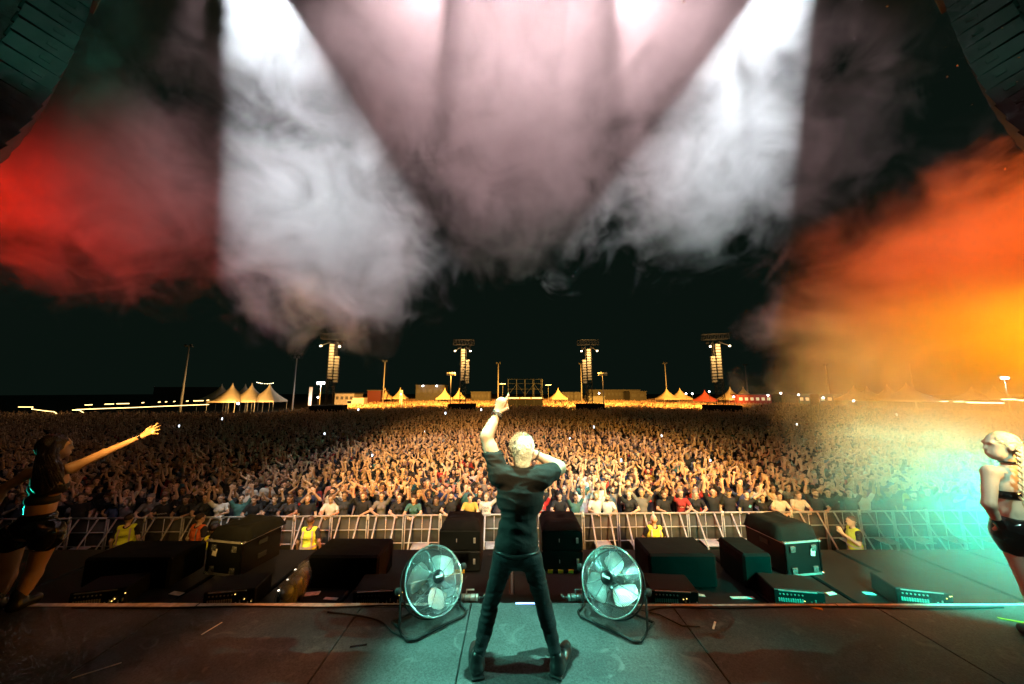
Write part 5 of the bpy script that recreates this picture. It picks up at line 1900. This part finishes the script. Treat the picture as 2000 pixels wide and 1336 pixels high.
block("kiosk", "kiosk", 1440, 1505, 771, 94, "lit sales kiosk row right of the amber tents", MT['tent_red'], 6, True)
block("kiosk", "kiosk", 1558, 1580, 771, 92, "small lit kiosk left of the thin orange-lit mast", MT['dark_cabin'], 2, True)
block("kiosk", "kiosk", 1598, 1625, 771, 92, "small lit kiosk at the foot of the orange-lit mast", MT['dark_cabin'], 2, True)
block("container", "container", 1150, 1180, 775, 96, "low dark equipment container under the third tower", MT['dark_cabin'], 0)
# a truck and a lit column
e = empty("truck", (gx(697, 98), 98, 0), 0, "white truck parked behind the crowd left of the red container", "truck")
q = MB(); q.box((.6, 1, 1.9), (3.4, 2.4, 2.6), bevel=.08); q.build("cargo_box", MT['white_plastic'], e)
q = MB(); q.box((-1.9, 1, 1.5), (1.5, 2.2, 2.0), bevel=.15); c_ = q.build("cab", MT['white_plastic'], e)
q = MB(); q.box((-1.95, -.12, 1.95), (1.1, .04, .7)); q.build("windscreen", MT['black_gloss'], c_)
for xx in (-1.8, 1.4):
    q = MB(); q.lathe([(.5, -.15), (.5, .15)], 14, (xx, -.1, .5), rot=(math.pi / 2, 0, 0)); q.build("wheel", MT['rubber'], e, True)
for px, yt, fwd, lb in ((607, 756, 92, "tall white banner lit beside the white light mast"), (784, 762, 98, "lit white column beside the narrow tent")):
    z = CAM_Z + fwd * (FPX * _s + (668 - yt) * _c) / (FPX * _c - (668 - yt) * _s)
    e = empty("banner_stand", (gx(px, fwd), fwd, 0), 0, lb, "banner")
    q = MB(); q.box((0, 0, z / 2 + .6), (.9, .12, z - 1.2), bevel=.03); q.build("banner", MT['white_plastic'], e)
    q = MB(); q.tube([(0, 0, 0), (0, 0, z)], .05, 6); q.build("pole", MT['steel'], e)
bulb_light((gx(610, 90), 90, 2.6), 500, (.9, .95, 1.0))
for i, (px, py, fwd) in enumerate(sorted(((621, 776, 90), (465, 788, 66), (1170, 768, 88), (1340, 769, 92), (1352, 769, 92), (1385, 765, 92), (1525, 768, 92), (1560, 771, 91), (1608, 777, 90), (1667, 783, 82), (783, 770, 96), (1433, 775, 90), (1500, 772, 92), (1818, 775, 84), (1830, 779, 84)))):
    c_ = P(px, py, fwd)
    o = empty("work_lamp", (c_.x, c_.y, 0))
    q = MB(); q.lathe([(.08, -.18), (.20, -.05), (.20, .05), (.08, .18)], 8, (0, 0, c_.z)); q.build("lamp_head", MT['lamp_warm'] if px == 783 else MT['lamp_white'], o, True)
    q = MB(); q.tube([(0, 0, 0), (0, 0, c_.z - .18)], .04, 5); q.build("pole", MT['dark_cabin'], o)
    tag(o, f"small bright work lamp behind the crowd, {ordinal(i + 1)} such lamp from the left", "lamp", "work lamps behind the crowd")

# scaffold platform straight ahead
e = empty("scaffold_platform", (gx(1026, 86), 86, 0), 0, "dark scaffold platform with cross braces straight behind the singer's finger", "scaffold")
for k in range(5):
    for yy in (0, 4):
        q = MB(); q.tube([(-4.4 + 2.2 * k, yy, 0), (-4.4 + 2.2 * k, yy, 8.1)], .07, 5); q.build("standard", MT['scaffold_steel'], e)
for zz in (3.6, 5.6, 7.0, 8.1):
    q = MB(); q.tube([(-4.4, 0, zz), (4.4, 0, zz)], .06, 5); q.build("ledger", MT['scaffold_steel'], e)
for k in range(4):
    a, b = (-4.4 + 2.2 * k, 4.0), (-2.2 + 2.2 * k, 7.0)
    if k % 2:
        a, b = (a[0], b[1]), (b[0], a[1])
    q = MB(); q.tube([(a[0], 0, a[1]), (b[0], 0, b[1])], .05, 5); q.build("brace", MT['scaffold_steel'], e)
q = MB(); q.box((0, 2, 3.3), (9.2, 4.4, .3)); q.build("platform", MT['dark_cabin'], e)
for k in range(3):
    q = MB(); q.box((-2.9 + 2.9 * k, -.25, 3.35), (2.6, .06, .16)); q.build("edge_light", MT['lamp_band'], e)
q = MB(); q.box((0, .1, 1.5), (9.0, .1, 3.0)); q.build("skirt", MT['black_cloth'], e)
for i_, (px, zz) in enumerate(((982, 6.9), (1071, 6.6))):
    o = empty("strip_lamp", (gx(px, 84), 84, 0))
    q = MB(); q.box((0, 0, zz), (1.4, .5, .14)); q.build("tube", MT['lamp_band'], o)
    q = MB(); q.tube([(0, 0, 0), (0, 0, zz - .08)], .06, 5); q.build("post", MT['dark_cabin'], o)
    tag(o, ("left" if i_ == 0 else "right") + " strip lamp on a post beside the scaffold platform", "lamp")

# strings of lights on the dark left side
def light_string(pts, label, r=.045, step=.55, mk='lamp_string', tube=True):
    e = empty("light_string", pts[0], 0, label, "light string", "strings of lights at the left edge of the field")
    base_ = Vector(pts[0])
    q = MB(); q.tube([Vector(p) - base_ for p in pts], r * .5 if not tube else r, 5); q.build("cable", MT[mk] if tube else MT['rubber'], e)
    if not tube:
        for a, b in zip(pts[:-1], pts[1:]):
            n = max(1, int((Vector(b) - Vector(a)).length / step))
            for k in range(n):
                c_ = Vector(a).lerp(Vector(b), k / n) - base_
                q = MB(); q.lathe([(.03, -.06), (r * 2.2, 0), (.03, .06)], 6, c_); q.build("bulb", MT[mk], e)
    return e


F = 48
light_string([P(x_, y_, F) for x_, y_ in ((36, 795), (64, 795), (62, 799), (92, 803), (105, 804), (114, 810))], "jagged glowing light string at the far left of the dark field")
light_string([P(x_, y_, F + 4 + (x_ - 140) * .07) for x_, y_ in ((163, 806), (155, 801), (142, 801), (150, 800), (200, 798), (262, 796), (330, 793), (408, 790))], "long straight glowing light string running to the pagoda tents", r=.055)
for k, (a, b) in enumerate(((166, 180), (205, 222), (228, 252), (277, 281), (309, 313), (323, 326), (339, 342), (364, 368), (378, 397), (404, 408))):
    t = (a - 166) / 240
    light_string([P(a, 791 - 9 * t, 62), P(b, 791 - 9 * t - .5, 62)], f"short glowing lamp row above the long light string, {ordinal(k + 1)} from the left", r=.07)
light_string([P(502, 747, 95), P(512, 749, 95), P(522, 749.6, 95), P(530, 749, 95), P(537, 747.5, 95)], "sagging fairy lights above the rightmost clustered tent", r=.07, step=.5, mk='lamp_warm', tube=False)
for k, (a, b, y_) in enumerate(((1836, 1852, 784), (1863, 1882, 784.5), (1888, 1960, 786), (1956, 1984, 780), (1990, 2010, 782))):
    light_string([P(a, y_, 60), P(b, y_ + (1.5 if k == 2 else 0), 60)], f"glaring white lamp row in the yellow smoke, {ordinal(k + 1)} from the left", r=.09 if k > 1 else .05, mk='lamp_warm')

# phones held up in the crowd
q = MB(); q.box((0, 0, 0), (.075, .01, .15), bevel=.004); me_ph = q.mesh("case", MT['black_gloss'])
q = MB(); q.box((0, -.0065, 0), (.07, .002, .14)); me_sc = q.mesh("screen", MT['phone_screen'])
for i, (px, py, fwd) in enumerate(sorted(((634, 847, 25), (1213, 899, 17), (829, 842, 27), (1160, 834, 30), (1292, 851, 25), (1387, 900, 17), (1556, 829, 30), (870, 807, 45), (1751, 810, 42), (727, 890, 18), (700, 800, 50), (940, 800, 50), (434, 818, 36), (350, 832, 30), (1113, 857, 24), (960, 1000 - 145, 24)))):
    c_ = P(px, py, fwd)
    s_ = max(1.0, fwd / 24)
    e = empty("phone", c_, 0, f"glowing phone held above the crowd, {ordinal(i + 1)} bright screen from the left", "phone", "phones glowing in the crowd")
    e.scale = (s_, s_, s_)
    link(bpy.data.objects.new("case", me_ph), e); link(bpy.data.objects.new("screen", me_sc), e)
print("p5 t", round(time.time() - _T0, 1))
# ------------------------------------------------------------------ smoke
def smoke_mat(name, dens, nscale, lo, hi, masks, detail=5.0, dist=0.8, amp=2.2, rim=1.1, rough=0.62, stretch=(1, 1, 1), aniso=0.1, col=(0.9, 0.9, 0.9)):
    """masks: list of (centre, radii, inner, outer) ellipsoids whose smooth union carries the smoke."""
    m = bpy.data.materials.new(name)
    m.use_nodes = True
    nt = m.node_tree
    nt.nodes.clear()
    N, L = nt.nodes.new, nt.links.new
    out = N("ShaderNodeOutputMaterial")
    vol = N("ShaderNodeVolumeScatter")
    vol.inputs['Color'].default_value = (*col, 1)
    vol.inputs['Anisotropy'].default_value = aniso
    L(vol.outputs['Volume'], out.inputs['Volume'])
    tc = N("ShaderNodeTexCoord")
    mp = N("ShaderNodeMapping")
    mp.inputs['Scale'].default_value = stretch
    L(tc.outputs['Object'], mp.inputs['Vector'])
    nz = N("ShaderNodeTexNoise")
    nz.inputs['Scale'].default_value = nscale
    nz.inputs['Detail'].default_value = detail
    nz.inputs['Roughness'].default_value = rough
    nz.inputs['Distortion'].default_value = dist
    L(mp.outputs['Vector'], nz.inputs['Vector'])
    acc = None
    for (c, r, pw) in masks:
        s = N("ShaderNodeVectorMath"); s.operation = 'SUBTRACT'
        s.inputs[1].default_value = c
        L(tc.outputs['Object'], s.inputs[0])
        d = N("ShaderNodeVectorMath"); d.operation = 'DIVIDE'
        d.inputs[1].default_value = r
        L(s.outputs[0], d.inputs[0])
        ln = N("ShaderNodeVectorMath"); ln.operation = 'LENGTH'
        L(d.outputs[0], ln.inputs[0])
        mr = N("ShaderNodeMapRange"); mr.interpolation_type = 'SMOOTHSTEP'
        mr.inputs['From Min'].default_value = 1.0
        mr.inputs['From Max'].default_value = 0.12
        mr.inputs['To Max'].default_value = pw
        L(ln.outputs['Value'], mr.inputs['Value'])
        if acc is None:
            acc = mr.outputs['Result']
        else:
            a = N("ShaderNodeMath"); a.operation = 'MAXIMUM'
            L(acc, a.inputs[0]); L(mr.outputs['Result'], a.inputs[1])
            acc = a.outputs[0]
    # the mask lifts the noise over its threshold, so the cloud's rim breaks up into wisps
    sh = N("ShaderNodeMath"); sh.operation = 'MULTIPLY_ADD'
    sh.inputs[1].default_value = rim
    sh.inputs[2].default_value = -rim + 0.5 - 0.5 * amp
    L(acc, sh.inputs[0])
    ad = N("ShaderNodeMath"); ad.operation = 'MULTIPLY_ADD'
    ad.inputs[1].default_value = amp
    L(nz.outputs[0], ad.inputs[0]); L(sh.outputs[0], ad.inputs[2])
    rr = N("ShaderNodeMapRange")
    rr.inputs['From Min'].default_value = lo
    rr.inputs['From Max'].default_value = hi
    L(ad.outputs[0], rr.inputs['Value'])
    mu = N("ShaderNodeMath"); mu.operation = 'MULTIPLY'
    mu.inputs[1].default_value = dens
    L(rr.outputs['Result'], mu.inputs[0])
    L(mu.outputs[0], vol.inputs['Density'])
    return m


def smoke_box(label, lo, hi, mat):
    lo, hi = Vector(lo), Vector(hi)
    vs_ = [(x, y, z) for x in (lo.x, hi.x) for y in (lo.y, hi.y) for z in (lo.z, hi.z)]
    fs = [(0, 1, 3, 2), (4, 6, 7, 5), (0, 4, 5, 1), (2, 3, 7, 6), (0, 2, 6, 4), (1, 5, 7, 3)]
    me = bpy.data.meshes.new("smoke")
    me.from_pydata(vs_, [], fs)
    me.materials.append(mat)
    o = bpy.data.objects.new("smoke", me)
    COL.objects.link(o)
    o["kind"] = "stuff"
    o["label"] = label
    o["category"] = "smoke"
    return o


smoke_box("pale stage smoke drifting overhead through the white and pink light beams",
          (-16.0, 4.0, 4.4), (13.0, 17.0, 15.0),
          smoke_mat("overhead_smoke", 1.0, 0.58, 0.10, 1.10,
                    [(P(1000, -60, 7.0), (20.0, 10.0, 8.6), 1.12),
                     (P(640, 440, 9.0), (6.8, 6.6, 6.2), 1.0),
                     (P(1020, 330, 9.0), (6.6, 6.6, 5.6), 1.0),
                     (P(1400, 320, 9.0), (6.2, 6.6, 5.2), 0.95),
                     (P(160, 340, 7.5), (7.6, 6.0, 5.4), 1.0)], detail=7.0, dist=1.2, aniso=-0.18, amp=2.3, rim=1.0, rough=0.64))
smoke_box("orange and teal stage smoke billowing across the field from the wing behind the braided dancer",
          (1.2, 1.6, 0.6), (16.0, 13.0, 13.0),
          smoke_mat("wing_smoke", 0.42, 0.40, 0.06, 1.0,
                    [(P(2060, 640, 7.5), (11.2, 6.4, 7.4), 1.15),
                     (P(2040, 1000, 3.6), (4.0, 2.8, 2.7), 1.2)], detail=6.0, dist=1.2, amp=1.7, rim=1.0))
